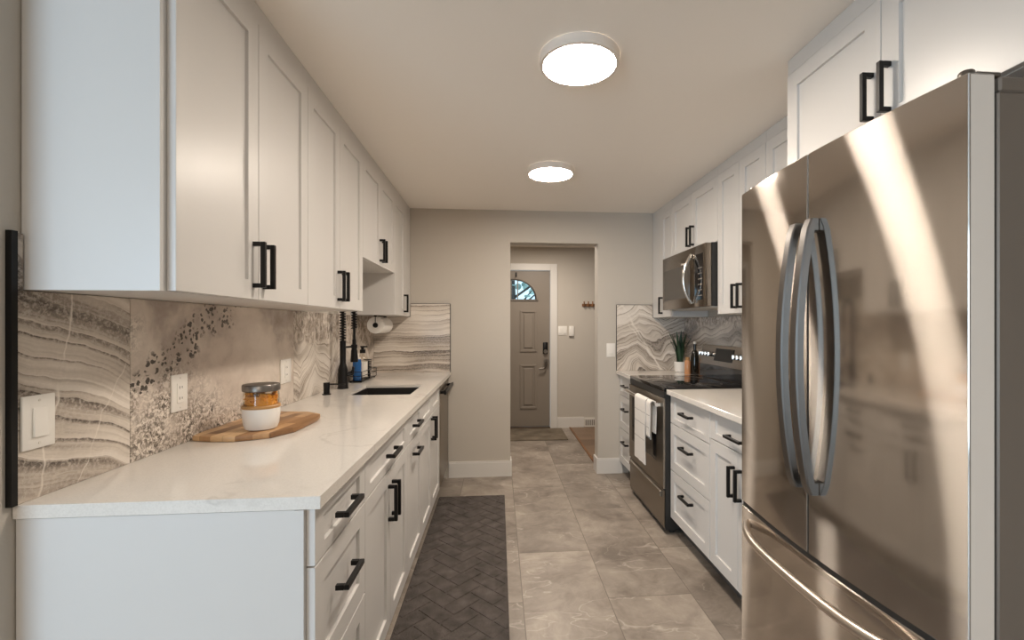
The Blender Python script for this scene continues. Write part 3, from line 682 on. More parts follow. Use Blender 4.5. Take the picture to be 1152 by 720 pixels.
slab('narrow upright strip of grey backsplash beside the nearest left wall cabinet', M_onA, bx0, bx1, 1.106, 1.120, 1.3905, 1.517)
w = MB(); w.box(XL + 0.0005, XL + 0.013, 1.092, 1.1055, 0.9145, 1.52)
tag(obj('edge_strip', w, M_black, smooth=0), 'black metal edging strip on the near end of the left backsplash', 'trim')
w = MB(); w.box(-0.4175, -0.414, YB - 0.012, YB - 0.0005, 0.9145, 1.503); w.box(UF + 0.003, -0.4175, YB - 0.012, YB - 0.0005, 1.5022, 1.505)
tag(obj('edge_strip', w, M_black, smooth=0), 'thin dark edging around the end wall backsplash left of the doorway', 'trim')
w = MB(); w.box(1.0455, 1.0488, YB - 0.012, YB - 0.0005, 0.9145, 1.502); w.box(1.0488, VF - 0.003, YB - 0.012, YB - 0.0005, 1.5002, 1.503)
tag(obj('edge_strip', w, M_black, smooth=0), 'thin dark edging around the end wall backsplash right of the doorway', 'trim')

# ------------------------------------------------------------------ switches and sockets
def plate_x(x, s, y0, y1, z0, z1, label, kind, cat, name):
    r = thing(name, (x, (y0 + y1) / 2, (z0 + z1) / 2), label, cat)
    w = MB(); w.box(x, x + s * 0.006, y0, y1, z0, z1, 0.002, 2); obj('cover_plate', w, M_plastic, r)
    ym, zm = (y0 + y1) / 2, (z0 + z1) / 2
    if kind == 'rocker':
        w = MB(); w.prism([(x + s * 0.006, zm - 0.033), (x + s * 0.0125, zm - 0.033), (x + s * 0.008, zm + 0.033), (x + s * 0.006, zm + 0.033)], 'y', ym - 0.0165, ym + 0.0165, 0.0008)
        obj('rocker', w, M_plastic, r)
    else:
        w = MB(); w.box(x + s * 0.006, x + s * 0.0085, ym - 0.0165, ym + 0.0165, zm - 0.033, zm + 0.033, 0.001); sf = obj('socket_face', w, M_plastic, r)
        for zz in (zm - 0.018, zm + 0.018):
            w = MB(); w.box(x + s * 0.0085, x + s * 0.009, ym - 0.007, ym - 0.005, zz - 0.004, zz + 0.005); w.box(x + s * 0.0085, x + s * 0.009, ym + 0.005, ym + 0.007, zz - 0.003, zz + 0.004)
            obj('slot', w, M_core, sf, smooth=0)
    for zz in (z0 + 0.012, z1 - 0.012): w = MB(); w.lathe([(0, 0), (0.003, 0), (0.003, s * 0.001), (0, s * 0.001)], (x + s * 0.006, ym, zz), 10, 'x'); obj('screw', w, M_vent, r)
plate_x(bx1, 1, 1.112, 1.188, 1.030, 1.152, 'white rocker light switch on the wavy grey backsplash at the near left', 'rocker', 'light switch', 'light_switch')
plate_x(bx1, 1, 1.580, 1.655, 1.028, 1.150, 'white wall socket on the dotted backsplash to the left of the jar', 'socket', 'wall socket', 'wall_socket')
plate_x(bx1, 1, 2.325, 2.435, 1.028, 1.146, 'white wall socket on the left backsplash behind and right of the jar', 'socket', 'wall socket', 'wall_socket')
def plate_y(y, x0, x1, z0, z1, label, rockers, cat, name):
    r = thing(name, ((x0 + x1) / 2, y, (z0 + z1) / 2), label, cat)
    w = MB(); w.box(x0, x1, y - 0.006, y, z0, z1, 0.002, 2); obj('cover_plate', w, M_plastic, r)
    zm = (z0 + z1) / 2
    for k in range(rockers):
        xc = x0 + (x1 - x0) * (k + 0.5) / rockers
        w = MB(); w.prism([(y - 0.006, zm - 0.033), (y - 0.0115, zm - 0.033), (y - 0.0075, zm + 0.033), (y - 0.006, zm + 0.033)], 'x', xc - 0.0165, xc + 0.0165, 0.0008); obj('rocker', w, M_plastic, r)
plate_y(YB - 0.0002, 0.958, 1.036, 1.035, 1.158, 'white light switch on the end wall between doorway and zigzag backsplash', 1, 'light switch', 'light_switch')
plate_y(YH - 0.0002, 0.765, 0.880, 1.195, 1.312, 'white double light switch on the hall wall beside the front door', 2, 'light switch', 'light_switch')
r = thing('door_chime', (0.935, YH, 1.245), 'narrow white wall control on the hall wall right of the double switch', 'wall control')
w = MB(); w.box(0.905, 0.968, YH - 0.02, YH - 0.0003, 1.185, 1.312, 0.004, 2); obj('housing', w, M_plastic, r)
w = MB(); w.box(0.905, 0.968, YH - 0.021, YH - 0.0003, 1.175, 1.1845); obj('base_strip', w, M_grout, r)

# coat rack and vent in the hall
r = thing('coat_rack', (1.18, YH, 1.58), 'small brown wall rack with hooks on the hall wall', 'coat rack')
w = MB(); w.box(1.075, 1.32, YH - 0.018, YH - 0.0004, 1.565, 1.60, 0.003); obj('rail', w, M_brown, r)
for x in (1.095, 1.15, 1.205, 1.26, 1.305):
    w = MB(); w.tube([(x, YH - 0.018, 1.575), (x, YH - 0.045, 1.567), (x, YH - 0.055, 1.59), (x, YH - 0.05, 1.628)], 0.008, 8); obj('hook', w, M_brown, r)
r = thing('floor_register', (1.24, YH, 0.05), 'white metal air vent at the foot of the hall wall', 'air vent')
w = MB(); w.box(1.10, 1.388, YH - 0.02, YH - 0.0004, 0.0065, 0.125, 0.004); obj('frame', w, M_vent, r)
w = MB()
for k in range(12): w.box(1.118 + k * 0.0215, 1.130 + k * 0.0215, YH - 0.022, YH - 0.02, 0.03, 0.10)
obj('louvres', w, M_grout, r)
w = MB(); w.box(-0.30, 0.80, 5.22, 5.80, 0.0005, 0.012, 0.003)
tag(obj('door_mat', w, M_mat), 'flat brown mat on the hall floor in front of the entry door', 'mat')

# ------------------------------------------------------------------ ceiling lamps
def lamp(x, y, rr, label):
    r = thing('ceiling_light', (x, y, ZC), label, 'ceiling light', 'round ceiling lights')
    z = ZC - 0.0005
    w = MB(); w.lathe([(rr * 0.96, z), (rr, z), (rr, z - 0.033), (rr * 0.985, z - 0.036), (rr * 0.915, z - 0.036), (rr * 0.905, z - 0.033), (rr * 0.905, z - 0.02), (rr * 0.96, z - 0.02), (rr * 0.96, z)], (x, y, 0), 64); obj('rim', w, M_ring, r)
    w = MB(); w.lathe([(0, z - 0.0345), (rr * 0.5, z - 0.0342), (rr * 0.88, z - 0.0335), (rr * 0.903, z - 0.032), (rr * 0.903, z - 0.005), (0, z - 0.005)], (x, y, 0), 64); obj('diffuser', w, M_lamp, r)
lamp(0.303, 1.705, 0.150, 'nearer of the two round flush ceiling lights, larger in view')
lamp(0.335, 2.945, 0.153, 'farther of the two round flush ceiling lights, towards the doorway')

# ------------------------------------------------------------------ refrigerator
FY0, FY1, FXE, FBU, FTOP = 0.832, 1.684, 0.930, 0.028, 1.815
FYC = (FY0 + FY1) / 2; FH = (FY1 - FY0) / 2
fr = thing('refrigerator', (1.3, FYC, 0), 'large stainless steel french-door refrigerator with bottom freezer drawer on the right', 'refrigerator')
def fx(y): return FXE - FBU * (1 - ((y - FYC) / FH) ** 2)
def door_profile(a, b, back, n=14, rr=0.0015):
    pts = [(back, a), (back, b)]
    # rounded far corner, curved front, rounded near corner
    pts += [(fx(b) + rr * (1 - math.sin(t)), b - rr * (1 - math.cos(t))) for t in (0.0,)]
    for k in range(n + 1):
        y = b - rr - (b - a - 2 * rr) * k / n; pts.append((fx(y), y))
    pts += [(fx(a) + rr * (1 - math.sin(t)), a + rr * (1 - math.cos(t))) for t in (0.0,)]
    return pts
DZ0 = 0.645
for a, b, sgn in ((FY0, FYC - 0.0032 + 0.01, -1), (FYC + 0.0032 + 0.01, FY1, 1)):
    w = MB(); w.prism(door_profile(a, b, 0.985), 'z', DZ0, FTOP, 0.003)
    d = obj('door', w, M_steel, fr, smooth=25)
    # bowed bar handle
    yh = (FYC + 0.01) + sgn * 0.034
    x0 = fx(yh)
    w = MB(); n = 28; z0_, z1_ = 0.832, 1.615
    rows = []
    hw = 0.016
    for k in range(n + 1):
        t = k / n; z = z0_ + (z1_ - z0_) * t
        bow = 0.030 + 0.040 * (1 - (2 * t - 1) ** 2)
        if k in (0, n): bow = 0.024
        xo = x0 - bow; xi = xo + 0.022
        rows.append([(xo, yh - hw + 0.004, z), (xo, yh + hw - 0.004, z), (xo + 0.004, yh + hw, z), (xi, yh + hw, z), (xi, yh - hw, z), (xo + 0.004, yh - hw, z), (xo, yh - hw + 0.004, z)])
    w.grid(rows)
    w.bm.faces.new([w.bm.verts.new(p) for p in rows[0][:-1]]); w.bm.faces.new([w.bm.verts.new(p) for p in rows[-1][:-1]])
    bmesh.ops.remove_doubles(w.bm, verts=w.bm.verts, dist=1e-5)
    for z in (z0_ + 0.018, z1_ - 0.018): w.box(x0 - 0.026, x0 + 0.001, yh - hw * 0.9, yh + hw * 0.9, z - 0.018, z + 0.018, 0.003)
    obj('handle', w, M_handle, d, smooth=40)
    w = MB()
    ye = a if sgn < 0 else b
    w.box(FXE + 0.0045, 0.985, ye - 0.0006, ye + 0.0006, DZ0 + 0.004, FTOP - 0.004); obj('edge_panel', w, M_doorside, d, smooth=0)
w = MB(); w.prism(door_profile(FY0, FY1, 0.985, 24), 'z', 0.09, DZ0 - 0.016, 0.003)
fd = obj('freezer_drawer', w, M_steel, fr, smooth=25)
w = MB(); pts = []
for k in range(33):
    t = k / 32; y = FY1 - 0.06 - (FY1 - FY0 - 0.12) * t
    b_ = 0.004 + 0.058 * (1 - (2 * t - 1) ** 4)
    pts.append((fx(y) - b_, y, 0.582))
w.tube(pts, 0.014, 12); obj('handle', w, M_fhandle, fd)
w = MB(); w.box(0.996, 1.655, FY0 + 0.001, FY1 - 0.001, 0.02, 1.78, 0.003); obj('body', w, M_fridgeside, fr)
w = MB(); w.box(fx(FYC + 0.01) + 0.0008, 0.985, FYC + 0.0069, FYC + 0.0131, DZ0 + 0.002, FTOP - 0.003); obj('centre_gap_shade', w, M_blackplastic, fr, smooth=0)  # black filler between the two doors, standing in for the shade of the gap
w = MB(); w.prism([(x + 0.004, y) for x, y in door_profile(FY0 + 0.004, FY1 - 0.004, 0.978, 24)], 'z', DZ0 - 0.0155, DZ0 - 0.0005); obj('drawer_gap_shade', w, M_blackplastic, fr, smooth=0)  # black sheet in the slot above the freezer drawer, shade given as colour
w = MB(); w.box(0.9855, 0.996, FY0 + 0.012, FY1 - 0.012, 0.09, 1.77); obj('gasket', w, M_black, fr)
w = MB(); w.box(1.0, 1.62, FY0 + 0.001, FY1 - 0.001, 1.7805, 1.812, 0.004); obj('top_cover', w, M_fridgeside, fr)
for y in (FY0 + 0.03, FY1 - 0.03):
    w = MB(); w.lathe([(0, 1.8152), (0.014, 1.8152), (0.014, 1.83), (0.012, 1.833), (0, 1.833)], (0.958, y, 0), 20); w.box(0.965, 1.02, y - 0.016, y + 0.016, 1.8155, 1.828, 0.003); obj('hinge', w, M_pewter, fr)
w = MB(); w.box(1.0, 1.6, FY0 + 0.02, FY1 - 0.02, 0.0, 0.02); w.box(0.97, 1.0, FY0 + 0.01, FY1 - 0.01, 0.012, 0.085); obj('base_grille', w, M_blackplastic, fr)

# ------------------------------------------------------------------ range
GY0, GY1, GX = 2.792, 3.546, 1.030
rg = thing('range', (1.35, (GY0 + GY1) / 2, 0), 'stainless steel range with black glass cooktop and oven door on the right', 'range')
w = MB(); w.box(1.042, 1.655, GY0, GY1, 0.03, 0.898); obj('body', w, M_blackplastic, rg, smooth=0)
w = MB()
for x in (1.10, 1.62):
    for y in (GY0 + 0.05, GY1 - 0.05): w.box(x - 0.015, x + 0.015, y - 0.015, y + 0.015, 0, 0.03)
obj('feet', w, M_blackplastic, rg, smooth=0)
w = MB(); w.box(1.036, 1.60, GY0 - 0.001, GY1 + 0.001, 0.898, 0.921, 0.003, 2); ck = obj('cooktop', w, M_blackgloss, rg)
for cx, cy, rr in ((1.19, 2.99, 0.10), (1.19, 3.35, 0.085), (1.43, 2.99, 0.075), (1.43, 3.35, 0.105)):
    w = MB(); w.lathe([(rr - 0.0025, 0.9211), (rr, 0.9211), (rr, 0.9214), (rr - 0.0025, 0.9214), (rr - 0.0025, 0.9211)], (cx, cy, 0), 40); obj('burner_ring', w, M_fridgeside, ck)
w = MB(); w.box(1.036, 1.0415, GY0 + 0.002, GY1 - 0.002, 0.86, 0.897); obj('front_rail', w, M_blackplastic, rg)
# oven door: frame round a dark window
w = MB(); x0, x1 = GX, 1.0415; dz0, dz1 = 0.288, 0.855
wy0, wy1, wz0, wz1 = GY0 + 0.13, GY1 - 0.075, 0.43, 0.765
w.box(x0, x1, GY0 + 0.003, wy0, dz0, dz1); w.box(x0, x1, wy1, GY1 - 0.003, dz0, dz1); w.box(x0, x1, wy0, wy1, dz0, wz0); w.box(x0, x1, wy0, wy1, wz1, dz1)
od = obj('oven_door', w, M_steel2, rg, smooth=0)
w = MB(); w.box(x0 + 0.002, x1 - 0.001, wy0, wy1, wz0, wz1); obj('window', w, M_blackgloss, od, smooth=0)
w = MB(); hx = GX - 0.045; hz = 0.812
hp = [(hx + 0.012 * (2 * k / 24 - 1) ** 2, GY0 + 0.03 + (GY1 - GY0 - 0.06) * k / 24, hz) for k in range(25)]
w.tube(hp, 0.0125, 12)
for y in (GY0 + 0.045, GY1 - 0.045): w.box(hx + 0.008, GX + 0.001, y - 0.014, y + 0.014, hz - 0.013, hz + 0.013, 0.004)
obj('handle', w, M_chrome, od)
w = MB(); w.box(GX + 0.004, 1.0415, GY0 + 0.003, GY1 - 0.003, 0.045, 0.278, 0.004); sd = obj('storage_drawer', w, M_steel2, rg)
w = MB(); w.prism([(GX + 0.004, 0.268), (GX - 0.012, 0.262), (GX - 0.014, 0.235), (GX + 0.004, 0.222)], 'y', GY0 + 0.04, GY1 - 0.04, 0.002); obj('pull_lip', w, M_steel2, sd)
# backguard
w = MB(); w.prism([(1.600, 0.9215), (1.655, 0.9215), (1.655, 1.165), (1.632, 1.165), (1.600, 1.03)], 'y', GY0, GY1, 0.004); bg = obj('backguard', w, M_micro, rg)
w = MB(); w.box(1.594, 1.5995, GY0 + 0.004, GY1 - 0.004, 0.922, 1.02); obj('vent_panel', w, M_blackgloss, bg, smooth=0)
def bgx(z): return 1.600 + (z - 1.03) / 0.135 * 0.032
w = MB(); w.prism([(bgx(1.055) - 0.004, 1.055), (bgx(1.145) - 0.004, 1.145), (bgx(1.145) + 0.002, 1.145), (bgx(1.055) + 0.002, 1.055)], 'y', 3.04, 3.30); obj('display', w, M_display, bg, smooth=0)
for y in (2.84, 2.89, 2.94, 2.99, 3.36, 3.41, 3.46, 3.51):
    z = 1.10; x = bgx(z)
    w = MB(); w.lathe([(0, -0.030), (0.014, -0.030), (0.018, -0.024), (0.019, -0.001), (0, -0.001)], (x, y, z), 20, 'x'); w.box(x - 0.036, x - 0.029, y - 0.003, y + 0.003, z - 0.017, z + 0.017, 0.001); obj('knob', w, M_chrome, bg)

# towels on the oven handle
def towel(yc, wdt, zlow, zback, label, off):
    r = thing('tea_towel', (hx, yc, hz), label, 'towel')
    def prof(o):
        pts = [(hx - 0.017 - o, zlow + (hz - zlow) * k / 8) for k in range(9)]
        pts += [(hx - (0.017 + o) * math.cos(a), hz + (0.017 + o) * math.sin(a)) for a in [math.pi * k / 8 for k in range(1, 8)]]
        pts += [(hx + 0.017 + o, hz - (hz - zback) * k / 5) for k in range(6)]
        return pts
    A, B = prof(off), prof(off + 0.006); ny = 9
    w = MB(); rows = []
    for P in (A + B[::-1] + [A[0]],):
        for k in range(ny):
            y = yc - wdt / 2 + wdt * k / (ny - 1); rows.append([(x + 0.0022 * math.sin(k * 1.9 + z * 9) * min(1, abs(z - hz) * 8) - 0.001, y + 0.004 * math.sin(z * 14), z) for x, z in P])
    w.grid(rows)
    for R in (rows[0], rows[-1]): w.bm.faces.new([w.bm.verts.new(p) for p in R[:-1]])
    bmesh.ops.remove_doubles(w.bm, verts=w.bm.verts, dist=1e-5)
    o = obj('cloth', w, M_towel, r, smooth=60)
    for zz in (0.55, 0.655, 0.735):
        if zz > zlow + 0.02:
            w = MB(); rr = []
            for k in range(ny):
                y = yc - wdt / 2 + wdt * k / (ny - 1)
                rr.append([(hx - 0.017 - off - 0.0068 + 0.0022 * math.sin(k * 1.9 + z * 9) - 0.001, y + 0.004 * math.sin(z * 14), z) for z in (zz, zz + 0.004)])
            w.grid(rr); obj('stripe', w, M_towelstripe, o, smooth=60)
towel(3.064, 0.236, 0.395, 0.56, 'white striped tea towel hanging wide over the oven door handle', 0.0)
towel(2.892, 0.072, 0.60, 0.62, 'narrow folded white tea towel hanging beside the wide one on the oven handle', 0.0)

# ------------------------------------------------------------------ microwave
MX = 1.300; my0, my1, mz0, mz1 = 2.788, 3.544, 1.432, 1.842
mw = thing('microwave', (1.5, 3.166, mz0), 'stainless steel over-the-range microwave with dark door glass and bowed handle', 'microwave')
w = MB(); w.box(MX + 0.042, XR - 0.012, my0, my1, mz0 + 0.006, mz1); obj('body', w, M_blackplastic, mw, smooth=0)
w = MB(); w.box(MX + 0.05, XR - 0.03, my0 + 0.02, my1 - 0.02, mz0, mz0 + 0.006); obj('vent_grille', w, M_vent, mw, smooth=0)
cpy = my0 + 0.16
w = MB(); w.box(MX, MX + 0.04, cpy + 0.001, my1, mz0 + 0.004, mz1 - 0.002, 0.005, 2); md = obj('door', w, M_micro, mw)
w = MB(); w.box(MX - 0.001, MX + 0.002, cpy + 0.075, my1 - 0.035, mz0 + 0.075, mz1 - 0.105, 0.0005); wd = obj('window', w, M_microglass, md, smooth=0)
w = MB(); w.box(MX - 0.0018, MX - 0.001, cpy + 0.10, my1 - 0.075, mz0 + 0.10, mz1 - 0.13); obj('window_screen', w, M_microglass, wd, smooth=0)
w = MB(); w.box(MX - 0.0016, MX - 0.0002, 3.10, 3.17, mz1 - 0.098, mz1 - 0.092); obj('badge', w, M_label, md, smooth=0)
w = MB(); w.box(MX, MX + 0.04, my0, cpy - 0.001, mz0 + 0.004, mz1 - 0.002, 0.005, 2); cp = obj('control_panel', w, M_micro, mw)
w = MB(); w.box(MX - 0.001, MX + 0.002, my0 + 0.035, cpy - 0.006, mz0 + 0.05, mz1 - 0.06, 0.0005); kp = obj('touch_panel', w, M_blackgloss, cp, smooth=0)
for i in range(6):
    w = MB(); w.box(MX - 0.0016, MX - 0.001, my0 + 0.045, my0 + 0.105, mz0 + 0.075 + i * 0.036, mz0 + 0.080 + i * 0.036); obj('button_row', w, M_grout, kp, smooth=0)
w = MB(); yh = cpy + 0.038; pts = []
for k in range(21):
    t = k / 20; pts.append((MX - 0.006 - 0.055 * (1 - (2 * t - 1) ** 2), yh, mz0 + 0.03 + (mz1 - mz0 - 0.08) * t))
w.tube(pts, 0.011, 12); obj('handle', w, M_chrome, md)

# ------------------------------------------------------------------ rugs
w = MB(); RX0, RX1, RY0, RY1 = -0.452, 0.046, 0.95, 3.548
w.box(RX0, RX1, RY0, RY1, 0.0005, 0.006, 0.002)
bw, gp = 0.082, 0.008
# herringbone relief: blocks at +-45 degrees
c45 = math.sqrt(0.5)
def clip_rect(poly, x0, x1, y0, y1):
    def cut(P, f):
        out = []
        for i in range(len(P)):
            a, b = P[i - 1], P[i]; fa, fb = f(a), f(b)
            if (fa >= 0) != (fb >= 0):
                t = fa / (fa - fb); out.append((a[0] + (b[0] - a[0]) * t, a[1] + (b[1] - a[1]) * t))
            if fb >= 0: out.append(b)
        return out
    for f in (lambda p: p[0] - x0, lambda p: x1 - p[0], lambda p: p[1] - y0, lambda p: y1 - p[1]):
        poly = cut(poly, f)
        if len(poly) < 3: return []
    return poly
for i in range(-60, 61):
    for j in range(-40, 41):
        # classic herringbone on an integer grid: period (1,-1) steps, blocks 2x1
        for kind in (0, 1):
            u0, v0 = (i + 4 * j, i) if kind == 0 else (i + 4 * j + 2, i - 1)
            du, dv = (2, 1) if kind == 0 else (1, 2)
            g = gp / bw / 2
            rect = [(u0 + g, v0 + g), (u0 + du - g, v0 + g), (u0 + du - g, v0 + dv - g), (u0 + g, v0 + dv - g)]
            P = [((a - b) * c45 * bw - 0.2, (a + b) * c45 * bw + 2.2) for a, b in rect]
            cxm = sum(p[0] for p in P) / 4; cym = sum(p[1] for p in P) / 4
            if not (RX0 - .15 < cxm < RX1 + .15 and RY0 - .15 < cym < RY1 + .15): continue
            P = clip_rect(P, RX0 + 0.006, RX1 - 0.006, RY0 + 0.006, RY1 - 0.006)
            if len(P) < 3: continue
            ar = abs(sum(P[k - 1][0] * P[k][1] - P[k][0] * P[k - 1][1] for k in range(len(P)))) / 2
            if ar < 0.0002: continue
            cx_ = sum(p[0] for p in P) / len(P); cy_ = sum(p[1] for p in P) / len(P)
            A = [w.bm.verts.new((x, y, 0.006)) for x, y in P]; B = [w.bm.verts.new((cx_ + (x - cx_) * 0.95, cy_ + (y - cy_) * 0.95, 0.0092)) for x, y in P]
            w.bm.faces.new(B)
            for k in range(len(P)): w.bm.faces.new((A[k - 1], A[k], B[k], B[k - 1]))
tag(obj('runner_rug', w, M_rug, smooth=0), 'long charcoal runner rug with woven block relief on the floor along the left cabinets', 'rug')

# ------------------------------------------------------------------ things on the left worktop
ZW = 0.9143
poly = [(-1.050, 1.672), (-1.057, 1.74), (-1.045, 2.08), (-1.00, 2.125), (-0.835, 2.10), (-0.765, 2.045), (-0.748, 1.97), (-0.755, 1.78), (-0.80, 1.69), (-0.90, 1.645), (-0.985, 1.652)]
w = MB(); w.prism(poly, 'z', ZW, ZW + 0.02, 0.005, 2)
tag(obj('cutting_board', w, M_board), 'wooden strip cutting board lying on the left worktop under the jar', 'cutting board')
jx, jy, jz = -0.868, 1.762, ZW + 0.0203
jr = thing('snack_jar', (jx, jy, jz), 'jar of orange snacks with grey lid and white ceramic base on the cutting board', 'jar')
w = MB(); w.lathe([(0, 0), (0.044, 0), (0.052, 0.004), (0.0575, 0.02), (0.0615, 0.055), (0.0625, 0.078), (0.060, 0.080), (0.056, 0.078), (0.054, 0.03), (0, 0.012)], (jx, jy, jz), 40); obj('ceramic_base', w, M_ceramic, jr)
w = MB(); w.lathe([(0.0628, 0.0782), (0.0632, 0.081), (0.0632, 0.086), (0.060, 0.090), (0.0545, 0.090), (0.0545, 0.0785)], (jx, jy, jz), 40); obj('collar', w, M_ginger, jr)
w = MB(); w.lathe([(0.0555, 0.0905), (0.0585, 0.094), (0.0585, 0.130), (0.055, 0.139), (0.0535, 0.139), (0.0565, 0.130), (0.0565, 0.0905)], (jx, jy, jz), 40); obj('glass', w, M_glass, jr)
w = MB()
for k in range(90):
    a = random.random() * 2 * math.pi; rr = 0.044 * math.sqrt(random.random()) if k > 60 else 0.0475
    z = jz + 0.092 + random.random() * 0.042; s_ = 0.0055 + random.random() * 0.004
    c = Vector((jx + rr * math.cos(a), jy + rr * math.sin(a), z))
    bmesh.ops.create_icosphere(w.bm, subdivisions=1, radius=s_, matrix=Matrix.Translation(c) @ Matrix.Rotation(random.random() * 3, 4, 'X') @ Matrix.Diagonal((1, 1.0, 0.6, 1)))
w.lathe([(0, 0.0125), (0.05, 0.031), (0.0505, 0.085), (0.046, 0.122), (0, 0.130)], (jx, jy, jz), 24)
o = obj('snacks', w, M_orange, jr); o['kind'] = 'stuff'
w = MB(); w.lathe([(0, 0.1395), (0.0595, 0.1395), (0.0615, 0.142), (0.0615, 0.160), (0.059, 0.164), (0, 0.165)], (jx, jy, jz), 40); obj('lid', w, M_lid, jr)

# faucet
fx_, fy_ = -0.986, 3.005
fa = thing('faucet', (fx_, fy_, ZW), 'tall matte black spring-neck kitchen faucet behind the sink', 'faucet')
w = MB(); w.lathe([(0, 0), (0.034, 0), (0.034, 0.006), (0.031, 0.012), (0.029, 0.12), (0.022, 0.15), (0.0185, 0.16), (0.0185, 0.30), (0.014, 0.305), (0, 0.305)], (fx_, fy_, ZW), 28); obj('body', w, M_black, fa)
arch = [Vector((fx_, fy_, ZW + 0.30)), Vector((fx_, fy_, ZW + 0.42)), Vector((fx_, fy_, ZW + 0.52))]
ax, ay = 0.038, 0.105       # arch offset to the docked spray head
for k in range(1, 14):
    a = math.pi * k / 14; t = (1 - math.cos(a)) / 2
    arch.append(Vector((fx_ + ax * t, fy_ + ay * t, ZW + 0.53 + 0.06 * math.sin(a))))
arch += [Vector((fx_ + ax, fy_ + ay, ZW + 0.50)), Vector((fx_ + ax, fy_ + ay, ZW + 0.30))]
w = MB(); w.tube(arch, 0.0085, 10); obj('hose', w, M_black, fa)
# spring: helix around the hose path
L_ = [0.0]
for a, b in zip(arch, arch[1:]): L_.append(L_[-1] + (b - a).length)
def at_len(s_):
    for i in range(len(arch) - 1):
        if s_ <= L_[i + 1]: t = (s_ - L_[i]) / (L_[i + 1] - L_[i]); return arch[i].lerp(arch[i + 1], t), (arch[i + 1] - arch[i]).normalized()
    return arch[-1], (arch[-1] - arch[-2]).normalized()
hel = []; turns = int(L_[-1] * 0.86 / 0.017)
for k in range(turns * 10):
    s_ = 0.01 + (L_[-1] * 0.86) * k / (turns * 10)
    p, t = at_len(s_); side = Vector((-ay, ax, 0)).normalized(); bn = t.cross(side).normalized(); a = 2 * math.pi * k / 10
    hel.append(p + (side * math.cos(a) + bn * math.sin(a)) * 0.0165)
w = MB(); w.tube(hel, 0.0042, 6); obj('spring', w, M_black, fa)
sx, sy = fx_ + ax, fy_ + ay
w = MB(); w.lathe([(0, 0.31), (0.012, 0.31), (0.013, 0.26), (0.020, 0.235), (0.024, 0.17), (0.024, 0.16), (0, 0.16)], (sx, sy, ZW), 24); obj('spray_head', w, M_black, fa)
w = MB(); w.tube([(fx_, fy_, ZW + 0.262), (sx, sy, ZW + 0.262)], 0.007, 10); w.lathe([(0.016, 0.25), (0.02, 0.25), (0.02, 0.275), (0.016, 0.275), (0.016, 0.25)], (sx, sy, ZW), 20); obj('docking_arm', w, M_black, fa)
w = MB(); w.tube([(fx_ + 0.02, fy_ + 0.01, ZW + 0.085), (fx_ + 0.05, fy_ + 0.025, ZW + 0.09), (fx_ + 0.055, fy_ + 0.03, ZW + 0.135)], [0.014, 0.012, 0.007], 10); obj('lever', w, M_black, fa)
# soap pump
px_, py_ = -0.992, 2.745
sp_ = thing('soap_dispenser', (px_, py_, ZW), 'small matte black soap pump on the worktop left of the faucet', 'soap dispenser')
w = MB(); w.lathe([(0, 0), (0.024, 0), (0.024, 0.005), (0.017, 0.007), (0.017, 0.045), (0, 0.045)], (px_, py_, ZW), 24); obj('base', w, M_black, sp_)
w = MB(); w.lathe([(0, 0.0452), (0.018, 0.0452), (0.018, 0.07), (0, 0.07)], (px_, py_, ZW), 24); w.tube([(px_ + 0.012, py_, ZW + 0.06), (px_ + 0.10, py_ + 0.01, ZW + 0.058)], 0.0045, 8); obj('spout', w, M_black, sp_)

# caddy with bottles
kx0, kx1, ky0, ky1 = -1.045, -0.955, 3.30, 3.68
cd = thing('sink_caddy', ((kx0 + kx1) / 2, (ky0 + ky1) / 2, ZW), 'black wire caddy holding bottles behind the sink in the left corner', 'caddy')
w = MB(); w.box(kx0, kx1, ky0, ky1, ZW + 0.006, ZW + 0.012, 0.002)
for x in (kx0 + 0.01, kx1 - 0.01):
    for y in (ky0 + 0.02, ky1 - 0.02): w.box(x - 0.005, x + 0.005, y - 0.005, y + 0.005, ZW, ZW + 0.007)
obj('tray', w, M_black, cd, smooth=0)
w = MB()
for z in (0.045, 0.075): w.tube([(kx0, ky0, ZW + z), (kx1, ky0, ZW + z), (kx1, ky1, ZW + z), (kx0, ky1, ZW + z)], 0.0025, 6, closed=True)
for x, y in ((kx0, ky0), (kx1, ky0), (kx1, ky1), (kx0, ky1), (kx1, (ky0 + ky1) / 2), (kx0, (ky0 + ky1) / 2)): w.tube([(x, y, ZW + 0.012), (x, y, ZW + 0.078)], 0.0025, 6)
obj('rail', w, M_black, cd)
ZK = ZW + 0.0123
w = MB(); bxk, byk = -1.000, 3.345
b1 = thing('dish_soap_bottle', (bxk, byk, ZK), 'blue dish soap bottle with pale band in the caddy, behind the spray head', 'bottle')
w.lathe([(0, 0), (0.026, 0), (0.028, 0.006), (0.030, 0.12), (0.026, 0.15), (0, 0.15)], (bxk, byk, ZK), 24); obj('bottle', w, M_blue, b1)
w = MB(); w.lathe([(0, 0.1502), (0.0262, 0.1502), (0.0262, 0.158), (0.014, 0.165), (0.012, 0.19), (0, 0.19)], (bxk, byk, ZK), 24); obj('cap', w, M_label, b1)
bxk, byk = -0.998, 3.47
b2 = thing('pump_bottle', (bxk, byk, ZK), 'clear bottle with black cap and pale label standing in the caddy', 'bottle')
w = MB(); w.lathe([(0, 0), (0.032, 0), (0.034, 0.006), (0.034, 0.14), (0.024, 0.165), (0.016, 0.172), (0.016, 0.185), (0, 0.185)], (bxk, byk, ZK), 28); obj('bottle', w, M_glass, b2)
w = MB(); w.lathe([(0.0344, 0.012), (0.0348, 0.012), (0.0348, 0.125), (0.0344, 0.125), (0.0344, 0.012)], (bxk, byk, ZK), 28); obj('label', w, M_label, b2)
